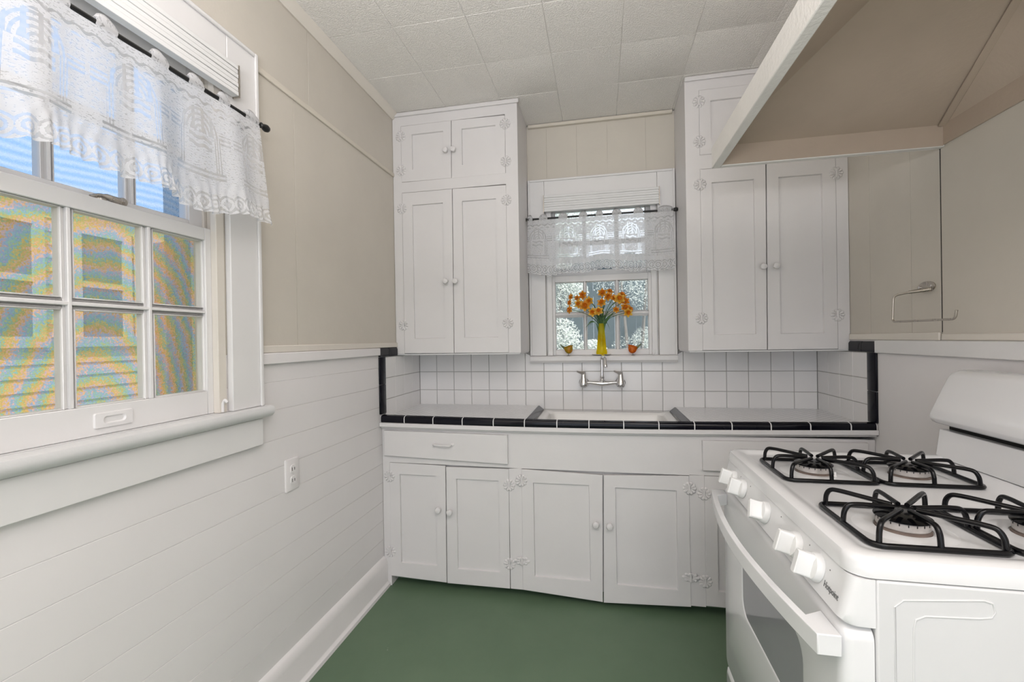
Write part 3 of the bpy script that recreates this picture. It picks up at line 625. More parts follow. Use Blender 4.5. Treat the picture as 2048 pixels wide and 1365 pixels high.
# sink bowl let into the middle
s = empty('kitchen_sink', (1.11, -.25, .66), 'white porcelain sink let into the middle of the tiled counter', 'sink')
bm = bmesh.new(); r0 = [(x, y, .822) for x, y in rrect(.7655, 1.4545, -.4825, -.0075, .004)]
L_ = [[(x, y, .80) for x, y in rrect(.7655, 1.4545, -.4825, -.0075, .004)], r0, [(x, y, .823) for x, y in rrect(.775, 1.445, -.4800, -.012, .006)], [(x, y, .822) for x, y in rrect(.80, 1.42, -.455, -.055, .03)], [(x, y, .812) for x, y in rrect(.81, 1.41, -.447, -.063, .035)],
      [(x, y, .67) for x, y in rrect(.825, 1.395, -.435, -.075, .05)], [(x, y, .655) for x, y in rrect(.85, 1.37, -.41, -.10, .05)]]
loft(bm, L_, cap0=False); obj('basin', bm, 'porc', s)
bm = bmesh.new(); lathe(bm, [(.038, 0), (.038, .003), (.03, .004), (.028, .001), (.004, .001)], (1.11, -.25, .6545)); obj('drain', bm, 'chrome', s)
# backsplash: bevelled tiles on a grout bed, with black bullnose ends
bs = empty('tile_backsplash', (1.095, 0, .80), 'square white wall tiles with black border tiles around the sink alcove', 'tiles')
T = .1095; Z = [.8255-.0, .9345, 1.044, 1.1535]
def tiles(bm, gm, f, n, u0, sgn, ztop=1.1525, step=T, zlow=.80):
    for i in range(n):
        a, b = u0+sgn*step*i, u0+sgn*step*(i+1)
        for j in range(4):
            z0 = [zlow, Z[0], Z[1], Z[2]][j]; z1 = [Z[0], Z[1], Z[2], Z[3]][j]
            if z1-z0 < .01: continue
            g_, q = .0013, .0016; aa, bb_ = min(a, b)+g_, max(a, b)-g_; t_ = random.uniform(-.0002, .0002)
            if ztop != 1.1525 and j == 3 and 0: continue
            loft(bm, [[f(aa, 0, z0+g_), f(bb_, 0, z0+g_), f(bb_, 0, z1-g_), f(aa, 0, z1-g_)], [f(aa, .005, z0+g_), f(bb_, .005, z0+g_), f(bb_, .005, z1-g_), f(aa, .005, z1-g_)],
                      [f(aa+q, .0068+t_, z0+g_+q), f(bb_-q, .0068-t_, z0+g_+q), f(bb_-q, .0068-t_, z1-g_-q), f(aa+q, .0068+t_, z1-g_-q)]], cap0=False)
bm = bmesh.new(); gm = bmesh.new()
# back run: full height at the sides, lower under the window
for i in range(20):
    a = .0068+i*(2.19-.0136)/20; st = (2.19-.0136)/20
    tiles(bm, gm, (lambda u, d, z: (u, -d, min(z, 1.0935) if (.69 < u < 1.50) else z)), 1, a, 1, step=st)
tiles(bm, gm, lambda u, d, z: (d, -u, z), 4, .0068, 1, zlow=.845); tiles(bm, gm, lambda u, d, z: (XR-d, -u, z), 4, .0068, 1, zlow=.845)
obj('white_tiles', bm, 'tile', bs, ang=3)
gb_ = B((.0, XR, -.0042, -.0002, .80, 1.093), (.0, .688, -.0042, -.0002, 1.093, 1.155), (1.505, XR, -.0042, -.0002, 1.093, 1.155), (.0002, .0042, -.455, -.0045, .845, 1.155), (XR-.0042, XR-.0002, -.455, -.0045, .845, 1.155))
obj('grout_bed', gb_, 'grout', bs)
for X0, s_x in ((0, 1), (XR, -1)):
    bm = bmesh.new()
    zc = [.8655, 1.0145, 1.1545] if s_x > 0 else [.8655, .995, 1.1545]
    for k in range(2):
        ya, yb = -.4475, -.5065
        P = [(X0, ya), (X0+s_x*.009, ya), (X0+s_x*.011, ya-.004), (X0+s_x*.011, yb+.008), (X0+s_x*.006, yb), (X0, yb)]
        loft(bm, [[(x, y, zc[k]+.0012) for x, y in P], [(x, y, zc[k+1]-.0012) for x, y in P]])
    P = [(X0, 1.156), (X0+s_x*.0112, 1.156), (X0+s_x*.0112, 1.192), (X0+s_x*.006, 1.2), (X0, 1.2)]
    loft(bm, [[(x, -.312, z) for x, z in P], [(x, -.411, z) for x, z in P]]); loft(bm, [[(x, -.413, z) for x, z in P], [(x, -.5065, z) for x, z in P]])
    obj('black_border', bm, 'black', bs, bevel=.0015)

# ------------------------------------------------------------------ faucet
f = empty('sink_faucet', (1.097, -.03, .99), 'chrome wall-mounted faucet with two lever handles over the sink', 'faucet')
bm = bmesh.new(); tube(bm, [(.995, -.055, .984), (1.03, -.057, .986), (1.065, -.058, .982), (1.097, -.058, .980), (1.13, -.058, .982), (1.165, -.057, .986), (1.197, -.055, .984)], [.008, .009, .012, .016, .012, .009, .008], 12)
lathe(bm, [(.014, -.004), (.015, .014), (.010, .020), (.010, .024), (.0115, .026), (.0115, .036), (.0095, .038)], (1.097, -.058, .985), seg=18); obj('faucet_body', bm, 'chrome', f)
for x in (.996, 1.196):
    bm = bmesh.new(); lathe(bm, [(.028, 0), (.028, .004), (.022, .010), (.014, .014), (.013, .05)], (x, -.0065, .982), (0, -1, 0), 20); obj('escutcheon', bm, 'chrome', f)
    bm = bmesh.new(); lathe(bm, [(.012, -.026), (.021, -.02), (.0235, -.008), (.021, .006), (.017, .022), (.014, .04), (.0125, .058), (.009, .064), (.002, .066)], (x, -.066, .985), (0, 0, 1), 18); o = obj('valve', bm, 'chrome', f)
    bm = bmesh.new(); pth = [(x, -.074, 1.040), (x-.012, -.082, 1.042), (x-.024, -.090, 1.046), (x-.036, -.096, 1.052)]
    tube(bm, pth, [.010, .008, .0065, .004], 10); obj('lever', bm, 'chrome', f)
bm = bmesh.new(); tube(bm, fillet([(1.097, -.058, 1.02), (1.097, -.058, 1.122), (1.100, -.075, 1.136), (1.112, -.175, 1.128), (1.114, -.19, 1.095)], .016, 5), .0088, 12)
lathe(bm, [(.0088, 0), (.0105, .004), (.0105, .018), (.009, .020)], (1.1142, -.1895, 1.097), (.05, -.42, -1), 14); obj('spout', bm, 'chrome', f)

# ------------------------------------------------------------------ things on the sill
d = empty('small_dish', (1.096, -.021, 1.1335), 'small flat glass dish under the yellow vase', 'dish')
bm = bmesh.new(); lathe(bm, [(.018, .0002), (.020, .001), (.035, .0035), (.052, .0062), (.053, .0078), (.035, .0052), (.001, .0045)], (1.096, -.002, 1.1335), seg=32, cap1=False); obj('dish_plate', bm, 'porc', d)
vz = 1.1392
v = empty('bud_vase', (1.097, -.002, vz), 'tall narrow yellow glass vase of flowers on the sink window sill', 'vase')
bm = bmesh.new(); lathe(bm, [(.027, 0), (.030, .004), (.0305, .014), (.0275, .026), (.026, .032), (.0265, .036), (.0225, .08), (.0185, .13), (.0165, .168), (.0175, .174), (.016, .174), (.0145, .168), (.016, .13), (.020, .08), (.0235, .038), (.022, .03), (.001, .029)], (1.097, -.002, vz), seg=28, cap1=False); obj('vase_body', bm, 'vase', v)
def ring3(bm, c, n, prof, lobes, seg, mi=0):     # lobed disc around n
    n = n.normalized(); a = Vector((0, 0, 1)) if abs(n.z) < .9 else Vector((1, 0, 0)); u = (a-n*a.dot(n)).normalized(); w = n.cross(u)
    R = []
    for r, h, am in prof:
        R.append([bm.verts.new(c+n*h+(u*math.cos(t)+w*math.sin(t))*r*(1+am*math.cos(lobes*t))) for t in [2*math.pi*k/seg for k in range(seg)]])
    for i in range(len(R)-1):
        for k in range(seg): bm.faces.new((R[i][k], R[i][(k+1) % seg], R[i+1][(k+1) % seg], R[i+1][k])).material_index = mi
HD = [(1.105, -.03, 1.484), (1.146, -.02, 1.491), (1.136, -.06, 1.46), (1.196, -.06, 1.446), (1.227, -.04, 1.433), (1.213, -.02, 1.47), (1.1, -.07, 1.426), (1.177, -.08, 1.384), (1.227, -.04, 1.399), (1.254, -.02, 1.388), (1.241, -.06, 1.368), (1.084, -.09, 1.38), (1.052, -.08, 1.374), (1.01, -.08, 1.41), (.975, -.05, 1.424), (1.033, -.07, 1.437), (.997, -.03, 1.474), (.965, -.02, 1.46), (.931, -.04, 1.466), (.925, -.06, 1.432), (.925, -.06, 1.393), (1.168, -.04, 1.453)]
FL = ['topmost left of the right-hand bunch', 'highest in the bouquet, turned upward', 'near the top, centre of the right-hand bunch', 'large and open, facing forward in the right-hand bunch', 'at the upper right edge, facing right', 'behind the large open one at the right, dark orange', 'standing alone above the middle of the bouquet',
      'small bud-like one hanging low right of the middle', 'on the right side above the lowest right one', 'rightmost in the bouquet', 'lowest on the right, yellow below', 'in front at the centre, right of a twin', 'in front at the centre, left of a twin', 'large and open in the left-hand bunch', 'yellow-centred, in the left-hand bunch',
      'yellow, nearest the middle in the left-hand bunch', 'topmost in the left-hand bunch', 'small, above and left in the left-hand bunch', 'highest at the far left', 'middle one at the far left', 'lowest at the far left', 'between the two big open ones at the right']
cv = Vector((1.097, -.002, 0))
for i, hp in enumerate(HD):
    hp = Vector(hp); t = empty('daffodil', (cv.x, cv.y, 1.175), 'orange daffodil in the yellow vase, ' + FL[i], 'flower', 'daffodils in the yellow vase')
    out = Vector((hp.x-1.097, 0, 0)); dirn = Vector((out.x*3.0+random.uniform(-.3, .3), -1.0-random.uniform(0, .3), random.uniform(-.15, .35)))
    if i in (1, 5): dirn = Vector((.3, -.5, .9))
    if i in (20, 19, 18): dirn = Vector((-.9, -.9, .1))
    if i == 9: dirn = Vector((1, -.5, .2))
    dirn.normalize(); sc = {1: .85, 7: .7, 17: .65, 18: .7, 19: .65, 20: .85, 21: .7, 3: 1.15, 13: 1.15}.get(i, .95)*1.08
    ang = i*2.399; base = cv+Vector((math.cos(ang)*.008, math.sin(ang)*.008, 1.178)); neck = cv+Vector((math.cos(ang)*.009+out.x*.03, math.sin(ang)*.009, 1.315))
    back = hp-dirn*.016*sc; mid = Vector((neck.x*.5+hp.x*.5-out.x*.12, (neck.y+hp.y)/2+.005, neck.z+(hp.z-neck.z)*.6+.004))
    bm = bmesh.new(); tube(bm, fillet([base, neck, mid, back+Vector((0, 0, .002))-dirn*.006, back], .06, 5), .0016, 6); obj('stem', bm, 'stem', t)
    bm = bmesh.new(); ring3(bm, hp, dirn, [(.003*sc, -.012*sc, 0), (.007*sc, -.006*sc, .1), (.0135*sc, -.001, .12), (.0195*sc, .003*sc, .15), (.0220*sc, .001*sc, .20)], 6, 36); ring3(bm, hp, dirn, [(.003*sc, -.0128*sc, 0), (.0135*sc, -.0022, .12), (.0218*sc, 0, .20)], 6, 36)
    obj('petals', bm, 'petaly' if i in (12, 11, 14, 15, 10, 3) else 'petal', t, ang=80)
    bm = bmesh.new(); ring3(bm, hp, dirn, [(.001, -.004*sc, 0), (.006*sc, -.001*sc, 0), (.0075*sc, .006*sc, .03), (.0105*sc, .012*sc, .10), (.0100*sc, .0125*sc, .10), (.0065*sc, .006*sc, 0), (.001, .001, 0)], 9, 36); obj('trumpet', bm, 'trump', t, ang=80)
    if i in (7, 9, 14, 6, 11, 2, 12, 20):            # strap leaves
        tgt = {7: (1.165, -.05, 1.368), 9: (1.145, -.05, 1.275), 14: (1.012, -.05, 1.292), 6: (1.085, -.04, 1.385), 11: (1.118, -.05, 1.36), 2: (1.113, -.02, 1.42), 12: (1.045, -.04, 1.34), 20: (1.055, -.03, 1.44)}[i]
        tv = Vector(tgt); n0 = cv+Vector(((tv.x-1.097)*.12, -.004, 1.24)); n1 = cv+Vector(((tv.x-1.097)*.3, -.008, 1.32)); md = n1.lerp(tv, .5)+Vector((0, 0, .022 if tv.z < 1.33 else .008))
        path = fillet([n0, n1, md, tv], .05, 5); bm = bmesh.new(); rows = []
        for k, q in enumerate(path):
            s_ = k/(len(path)-1); wd = .0085*math.sin(math.pi*min(1, .18+s_*.82))**.7+.0006
            rows.append([bm.verts.new(q+Vector((-wd*.6, .002, wd*.6))), bm.verts.new(q+Vector((0, -.0018, 0))), bm.verts.new(q+Vector((wd*.6, .002, -wd*.6))), bm.verts.new(q+Vector((0, .0012, 0)))])
        for k in range(len(rows)-1):
            for e in range(4): bm.faces.new((rows[k][e], rows[k][(e+1) % 4], rows[k+1][(e+1) % 4], rows[k+1][e]))
        obj('leaf', bm, 'leaf', t)
def bird(cx, cz, s, m1, label):
    z0 = 1.1335; y = -.022
    t = empty('glass_bird', (cx, y, z0), label, 'ornament')
    body = [(.030, .020), (.023, .021), (.010, .020), (-.006, .015), (-.018, .010), (-.023, .005), (-.019, -.006), (-.013, -.018), (-.003, -.026), (.010, -.027), (.020, -.021), (.026, -.010), (.027, .006), (.026, .013)]
    if s < 0: body = body
    def infl(bm, pts, th, cen, mi=0):
        loops = []
        for sg in (-1, 1):
            L_ = []
            for q in (1.0, .92, .75, .5, .2):
                L_.append([(cx+s*(cen[0]+(p_[0]-cen[0])*q), y+sg*th*math.sqrt(max(0, 1-q*q)), cz+cen[1]+(p_[1]-cen[1])*q) for p_ in pts])
            loops.append(L_)
        loft(bm, loops[0][::-1]+loops[1][1:])
    def dens(P, n=3):
        out = []; N = len(P)
        for i in range(N):
            p0, p1, p2, p3 = [Vector(P[(i+k-1) % N]) for k in range(4)]
            for k in range(n):
                t_ = k/n; out.append(tuple(.5*((2*p1)+(-p0+p2)*t_+(2*p0-5*p1+4*p2-p3)*t_*t_+(-p0+3*p1-3*p2+p3)*t_**3)))
        return out
    bm = bmesh.new(); infl(bm, dens(body), .014, (.004, -.006)); obj('body', bm, m1, t, ang=70)
    bm = bmesh.new(); infl(bm, dens([(-.016, .010), (-.030, .018), (-.043, .026), (-.040, .018), (-.029, .004), (-.018, -.004)]), .004, (-.026, .010)); obj('tail', bm, 'birdt', t, ang=70)
    bm = bmesh.new(); tube(bm, [(cx+s*.003, y, cz-.024), (cx+s*.002, y, z0+.001)], .0013, 6); lathe(bm, [(.010, .0002), (.010, .0015), (.001, .002)], (cx+s*.002, y, z0), seg=16); obj('wire_stand', bm, 'rod', t)
bird(.909, 1.174, 1, 'birdy', 'olive and amber glass bird on the window sill left of the yellow vase')
bird(1.268, 1.172, -1, 'birdo', 'orange glass bird on the window sill right of the yellow vase')

# ------------------------------------------------------------------ outlet and paper towel holder
o = empty('wall_outlet', (0, -1.155, .763), 'white double power outlet on the left wainscot below the window', 'outlet')
bm = bmesh.new(); loft(bm, [[(.0002, y_, z_) for y_, z_ in rrect(-1.190, -1.120, .706, .820, .004)], [(.0045, y_, z_) for y_, z_ in rrect(-1.190, -1.120, .706, .820, .004)], [(.0065, y_, z_) for y_, z_ in rrect(-1.187, -1.123, .709, .817, .004)]]); obj('cover_plate', bm, 'wains', o)
for zc in (.783, .743):
    bm = bmesh.new(); loft(bm, [[(.0064, y_, z_) for y_, z_ in rrect(-1.170, -1.140, zc-.015, zc+.015, .011)], [(.0085, y_, z_) for y_, z_ in rrect(-1.169, -1.141, zc-.014, zc+.014, .010)]]); rc = obj('receptacle', bm, 'wains', o)
    obj('slot', B((.0075, .0089, -1.1625, -1.1600, zc-.006, zc+.006), (.0075, .0089, -1.1505, -1.1480, zc-.005, zc+.005)), 'dark', rc)
h = empty('paper_towel_holder', (XR, -.79, 1.385), 'empty wire paper towel holder screwed to the beige right wall', 'towel holder')
bm = bmesh.new(); el = [(math.cos(2*math.pi*k/24), math.sin(2*math.pi*k/24)) for k in range(24)]
loft(bm, [[(XR-.0005, -.788+.042*a, 1.388+.019*b_) for a, b_ in el], [(XR-.003, -.788+.042*a, 1.388+.019*b_) for a, b_ in el], [(XR-.0045, -.788+.036*a, 1.388+.014*b_) for a, b_ in el]]); pl = obj('mounting_plate', bm, 'nickel', h)
for y_ in (-.758, -.816):
    bm = bmesh.new(); lathe(bm, [(.005, 0), (.0045, .002), (.002, .0035)], (XR-.0044, y_, 1.389), (-1, 0, 0), 12); obj('screw', bm, 'chrome', pl)
bm = bmesh.new(); tube(bm, fillet([(XR-.006, -.822, 1.377), (XR-.02, -.815, 1.376), (XR-.052, -.785, 1.372), (XR-.08, -.752, 1.364), (XR-.082, -.748, 1.272), (XR-.080, -1.030, 1.270), (XR-.080, -1.036, 1.296)], .014, 5), .0035, 10); obj('wire_arm', bm, 'nickel', h)
bm = bmesh.new(); tube(bm, [(XR-.010, -.826, 1.3775), (XR-.052, -.785, 1.372)], [.0075, .0055], 12); obj('arm_socket', bm, 'nickel', h)

# ------------------------------------------------------------------ range hood: open wooden canopy
h = empty('range_hood', (1.85, -1.4, 1.83), 'built-in white wooden range hood with a brown stained inside, above the stove', 'range hood')
obj('front_fascia', B((1.492, 1.520, -1.950, -.854, 1.83, 1.905)), 'hoodtrim', h, bevel=.003)
obj('end_board', B((1.5205, 2.1885, -.878, -.855, 1.83, 1.905)), 'hoodtrim', h, bevel=.002)
obj('end_board', B((1.5205, 2.1885, -1.950, -1.933, 1.83, 1.905)), 'hoodtrim', h, bevel=.002)
def slab(pts, th, nrm):
    bm = bmesh.new(); n = Vector(nrm).normalized()*th; loft(bm, [[tuple(p) for p in pts], [tuple(Vector(p)+n) for p in pts]]); return bm
P0, P1, R0, R1 = (1.5205, -.879, 1.900), (2.184, -.879, 1.900), (1.5205, -1.932, 1.900), (2.184, -1.932, 1.900)
kq = .80; Q0 = (1.5205+.50*kq, -.879-kq, 1.9+.31*kq); Q1 = (2.184-.26*kq, -.879-kq, 1.9+.31*kq)
# inner vertical bands
obj('inner_band', B((1.5202, 1.5212, -1.932, -.879, 1.833, 1.9), (1.521, 2.184, -.8795, -.8782, 1.833, 1.9), (2.1835, 2.1885, -1.932, -.8785, 1.836, 1.9)), 'hoodin', h)
obj('sloping_panel', slab([P0, P1, Q1, Q0], .006, (0, 0, 1)), 'hoodin', h)
obj('sloping_panel', slab([P0, Q0, R0], .006, (-.3, 0, 1)), 'hoodin', h)
obj('sloping_panel', slab([P1, R1, Q1], .006, (.3, 0, 1)), 'hoodin', h)
obj('sloping_panel', slab([Q0, Q1, R1, R0], .006, (0, -.3, 1)), 'hoodin', h)
bm = bmesh.new(); a, b = Vector(P1)+Vector((-.006, -.004, -.003)), Vector(Q1)+Vector((0, 0, -.004)); w_ = Vector((.011, 0, 0)); n_ = Vector((0, 0, -.004))
hexa(bm, [a-w_+n_, a+w_+n_, b+w_+n_, b-w_+n_, a-w_, a+w_, b+w_, b-w_]); obj('corner_batten', bm, 'hoodin', h, bevel=.002)

# ------------------------------------------------------------------ gas range
SY0, SY1 = -1.745, -1.013
g = empty('gas_range', (1.84, -1.38, 0), 'white freestanding four-burner gas range against the right wall', 'stove')
obj('body', B((1.522, 2.13, SY0, SY1, .035, .834)), 'enamel2', g, bevel=.004)
bm = bmesh.new(); em = [(1.548, .794), (1.560, .8055), (1.668, .8155), (1.680, .812), (1.683, .799), (1.678, .790), (1.663, .787), (1.59, .783), (1.577, .776), (1.574, .762), (1.571, .500), (1.566, .488), (1.555, .486), (1.548, .497)]
tube(bm, [(x, SY0+.0003, z) for x, z in em], 0.0017, 8, closed=True, n0=(0, 1, 0)); obj('pressed_rib', bm, 'enamel2', g)
bm = bmesh.new()
CT = [(0, .8365), (0, .859), (.0035, .8665), (.010, .8695), (.022, .870), (.034, .8685), (.042, .864), (.052, .8625)]
loft(bm, [[(x, y, z) for x, y in rrect(1.487+i_, 2.100-i_*.3, SY0+i_, SY1-i_, max(.012, .034-i_*.3), 7)] for i_, z in CT]); obj('cooktop', bm, 'enamel', g)
# control panel with rounded ends
def pan(zf):                 # plan loops at each height: (x front, corner radius)
    return
bm = bmesh.new(); loops = []
for z, xf in ((.756, 1.490), (.7565, 1.478), (.762, 1.4725), (.775, 1.4755), (.80, 1.4812), (.825, 1.4869), (.834, 1.4895)):
    r = .020; pts = [(1.5215, SY0), (1.5215, SY1)]
    for k in range(7):
        a = math.radians(90*k/6); pts.append((xf+r-r*math.sin(a), SY1-r+r*math.cos(a)))
    for k in range(7):
        a = math.radians(90*k/6); pts.append((xf+r-r*math.cos(a), SY0+r-r*math.sin(a)))
    loops.append([(x, y, z) for x, y in pts])
loft(bm, loops); obj('control_panel', bm, 'enamel', g)
cpn = Vector((-.966, 0, .26))
def pface(y, z): return Vector((1.4725+(z-.762)*(.0165/.072), y, z))
for i, (ky, tw) in enumerate([(-1.115, 0), (-1.205, 0), (-1.38, 35), (-1.553, 0), (-1.643, 0)]):
    o_ = pface(ky, .800); k_ = empty('k', o_); bpy.data.objects.remove(k_)
    bm = bmesh.new(); lathe(bm, [(.0265, 0), (.026, .007), (.0235, .012), (.016, .014)], o_+cpn*.0005, cpn, 28)
    u_ = Vector((0, 1, 0)); w_ = cpn.cross(u_).normalized()
    a = math.radians(tw); uu = u_*math.cos(a)+w_*math.sin(a); ww = w_*math.cos(a)-u_*math.sin(a)
    lp = []
    for hgt, hw, hl in ((.010, .013, .0225), (.018, .0090, .0220), (.034, .0072, .0220), (.038, .0080, .0225), (.040, .0066, .0210)):
        rr = rrect(-hw, hw, -hl, hl, hw*.55, 4); lp.append([o_+cpn*hgt+uu*p[0]+ww*p[1] for p in rr])
    loft(bm, lp); kn = obj('control_knob', bm, 'plastic', g)
for y_, z_ in ((-1.165, .822), (-1.25, .822), (-1.46, .822), (-1.60, .822), (-1.682, .815)):      # small burner marks on the panel
    o_ = pface(y_, z_); bm = bmesh.new(); u_ = Vector((0, 1, 0)); w_ = cpn.cross(u_).normalized()
    lathe(bm, [(.0014, 0), (.0014, .0006)], o_, cpn, 8)
    obj('panel_mark', bm, 'ptext', g)
fc = bpy.data.curves.new('lettering', 'FONT'); fc.body = 'Hotpoint'; fc.size = .0215; fc.extrude = .0002; fc.offset = .00015
fo = bpy.data.objects.new('lettering_source', fc); COL.objects.link(fo)
bpy.context.view_layer.update(); me = bpy.data.meshes.new_from_object(fo.evaluated_get(bpy.context.evaluated_depsgraph_get())); bpy.data.objects.remove(fo)
me.materials.clear(); me.materials.append(M['ptext'])
xa_ = Vector((0, -1, 0)); ya_ = Vector((.2234, 0, .9747)); za_ = xa_.cross(ya_)
og = pface(-1.674, .783)+cpn*.0008; mm = Matrix(((xa_.x, ya_.x, za_.x, og.x), (xa_.y, ya_.y, za_.y, og.y), (xa_.z, ya_.z, za_.z, og.z), (0, 0, 0, 1)))
wd = max(v_.co.x for v_ in me.vertices); me.transform(Matrix.Diagonal((.049/wd, .72, 1, 1))); me.transform(mm)
lo = bpy.data.objects.new('brand_lettering', me); COL.objects.link(lo); lo.parent = g; lo.matrix_parent_inverse = g.matrix_basis.inverted()
# oven door, window, handle, drawer
bm = bmesh.new(); dl = []
for x, i_ in ((1.520, 0), (1.492, 0), (1.482, .002), (1.4755, .008), (1.4725, .018)): dl.append([(x, y, z) for y, z in rrect(SY0+.002+i_, SY1-.002-i_, .180+i_*.5, .752-i_, .022, 6)])
wy0, wy1, wz0, wz1 = -1.594, -1.205, .452, .628
for x, i_ in ((1.4725, -.006), (1.4735, 0), (1.4765, .002)): dl.append([(x, y, z) for y, z in rrect(wy0+i_, wy1-i_, wz0+i_, wz1-i_, .045, 6)])
loft(bm, dl); dr = obj('oven_door', bm, 'enamel', g)
bm = bmesh.new(); loft(bm, [[(1.4764, y, z) for y, z in rrect(wy0+.003, wy1-.003, wz0+.003, wz1-.003, .042, 6)], [(1.4752, y, z) for y, z in rrect(wy0+.003, wy1-.003, wz0+.003, wz1-.003, .042, 6)]]); obj('oven_window', bm, 'ovenglass', dr)
N = 24; outer = []; inner = []
for k in range(N+1):
    t_ = k/N; y_ = -1.745+.715*t_; bow = math.sin(math.pi*t_)**.9; outer.append((1.436-.036*bow, y_))
for k in range(N+1):
    t_ = k/N; y_ = -1.690+.605*t_; bow = math.sin(math.pi*(.06+.88*t_))**.9; inner.append((1.448-.034*bow, y_))
poly = outer+[(1.4725, -1.030), (1.4725, -1.068)]+inner[::-1]+[(1.4725, -1.672), (1.4725, -1.745)]
bm = bmesh.new()
for hi_ in (0,):
    vb = [bm.verts.new((x, y, .703)) for x, y in poly]; vt = [bm.verts.new((x, y, .738)) for x, y in poly]; n = len(poly)
    for k in range(n): bm.faces.new((vb[k], vb[(k+1) % n], vt[(k+1) % n], vt[k]))
    for V in (vb, vt):            # caps as strips outer/inner
        no = N+1; O_ = V[:no]; I_ = V[no+2:no+2+N+1][::-1]
        for k in range(N): bm.faces.new((O_[k], O_[k+1], I_[k+1], I_[k]))
        bm.faces.new((O_[0], I_[0], V[-2], V[-1])); bm.faces.new((O_[-1], V[no], V[no+1], I_[-1]))
obj('door_handle', bm, 'enamel', dr, bevel=.0015)
bm = bmesh.new(); dl = []
for x, i_ in ((1.520, 0), (1.486, 0), (1.478, .004), (1.474, .012)): dl.append([(x, y, z) for y, z in rrect(SY0+.002+i_, SY1-.002-i_, .040+i_, .172-i_, .014, 5)])
loft(bm, dl); obj('storage_drawer', bm, 'enamel', g)
obj('toe_base', B((1.53, 2.12, SY0+.02, SY1-.02, .001, .036)), 'dark', g)
# raised back with rolled control hood
P = [(2.062, .864), (2.066, .885), (2.074, .946), (2.10, .9475), (2.10, .9605), (2.070, .962), (2.058, .968), (2.051, .980), (2.052, .992), (2.060, 1.010), (2.086, 1.070), (2.102, 1.104), (2.114, 1.118), (2.130, 1.124), (2.160, 1.124), (2.160, .70), (2.1315, .70), (2.1315, .864)]
bm = bmesh.new(); prism(bm, [p_ for p_ in P[:3]]+[(2.13, .946), (2.13, .864)], 'y', SY0+.006, SY1-.006); obj('back_riser', bm, 'enamel', g, bevel=.002)
bm = bmesh.new()
def shade(y, q): return [(2.05+(x-2.05)*1+(1-q)*.014*(1 if x < 2.1 else .3), y, .975+(z-.975)*(.55+.45*q) if z > .975 else z) for x, z in P2]
P2 = [(2.135, .962), (2.085, .9615), (2.070, .962), (2.058, .968), (2.051, .980), (2.052, .992), (2.060, 1.010), (2.086, 1.070), (2.102, 1.104), (2.112, 1.116), (2.128, 1.122), (2.165, 1.122), (2.165, .962)]
ysq = [(SY0-.004, .93), (SY0-.001, .97), (SY0+.02, 1), (SY1-.02, 1), (SY1+.001, .97), (SY1+.004, .93)]
def end(y, q, x, z):
    cx_, cz_ = 2.13, .962; return (cx_+(x-cx_)*q, y, cz_+(z-cz_)*q)
loft(bm, [[end(y, q, x, z) for x, z in P2] for y, q in ysq]); obj('backguard', bm, 'enamel', g, bevel=.002)
obj('vent_slot', B((2.095, 2.132, SY0+.012, SY1-.012, .9462, .9612)), 'dark', g)
# burners
for k, (bx, by) in enumerate([(1.648, -1.592), (1.870, -1.592), (1.648, -1.232), (1.870, -1.232)]):
    bn = obj('burner', (lambda q: (lathe(q, [(.043, 0), (.0425, .002), (.0405, .003), (.0405, .006)], (bx, by, .8624), seg=36), q)[1])(bmesh.new()), 'burnt', g)
    bm = bmesh.new(); lathe(bm, [(.080, 0), (.066, .0014), (.052, .0018), (.0445, .0018)], (bx, by, .8623), seg=40, cap0=False, cap1=False); obj('burner_bowl', bm, 'enamel', g)
    bm = bmesh.new(); n = 32; lathe(bm, [(.0392, 0), (.0405, .001), (.0405, .0145), (.038, .0155)], (bx, by, .8682), seg=36)
    obj('burner_head', bm, 'burner', bn)
    bm = bmesh.new()
    for q in range(20):
        a = 2*math.pi*q/20; c1 = Vector((bx+math.cos(a)*.0403, by+math.sin(a)*.0403, .8805)); t_ = Vector((-math.sin(a), math.cos(a), 0))*.0008; o2 = Vector((math.cos(a), math.sin(a), 0))*.0007; z_ = Vector((0, 0, .0022))
        hexa(bm, [c1-t_-z_+o2, c1+t_-z_+o2, c1+t_+z_+o2, c1-t_+z_+o2, c1-t_-z_-o2, c1+t_-z_-o2, c1+t_+z_-o2, c1-t_+z_-o2])
    obj('flame_port', bm, 'dark', bn)
    bm = bmesh.new(); lathe(bm, [(.041, 0), (.0445, .001), (.0445, .0025), (.0405, .0048), (.030, .0076), (.001, .0085)], (bx, by, .8838), seg=36); obj('burner_cap', bm, 'iron', bn)
    bm = bmesh.new(); lathe(bm, [(.004, 0), (.004, .004), (.0028, .0045), (.0028, .013), (.001, .0135)], (bx+.034, by-.038, .8625), seg=10); obj('igniter', bm, 'porc', bn)
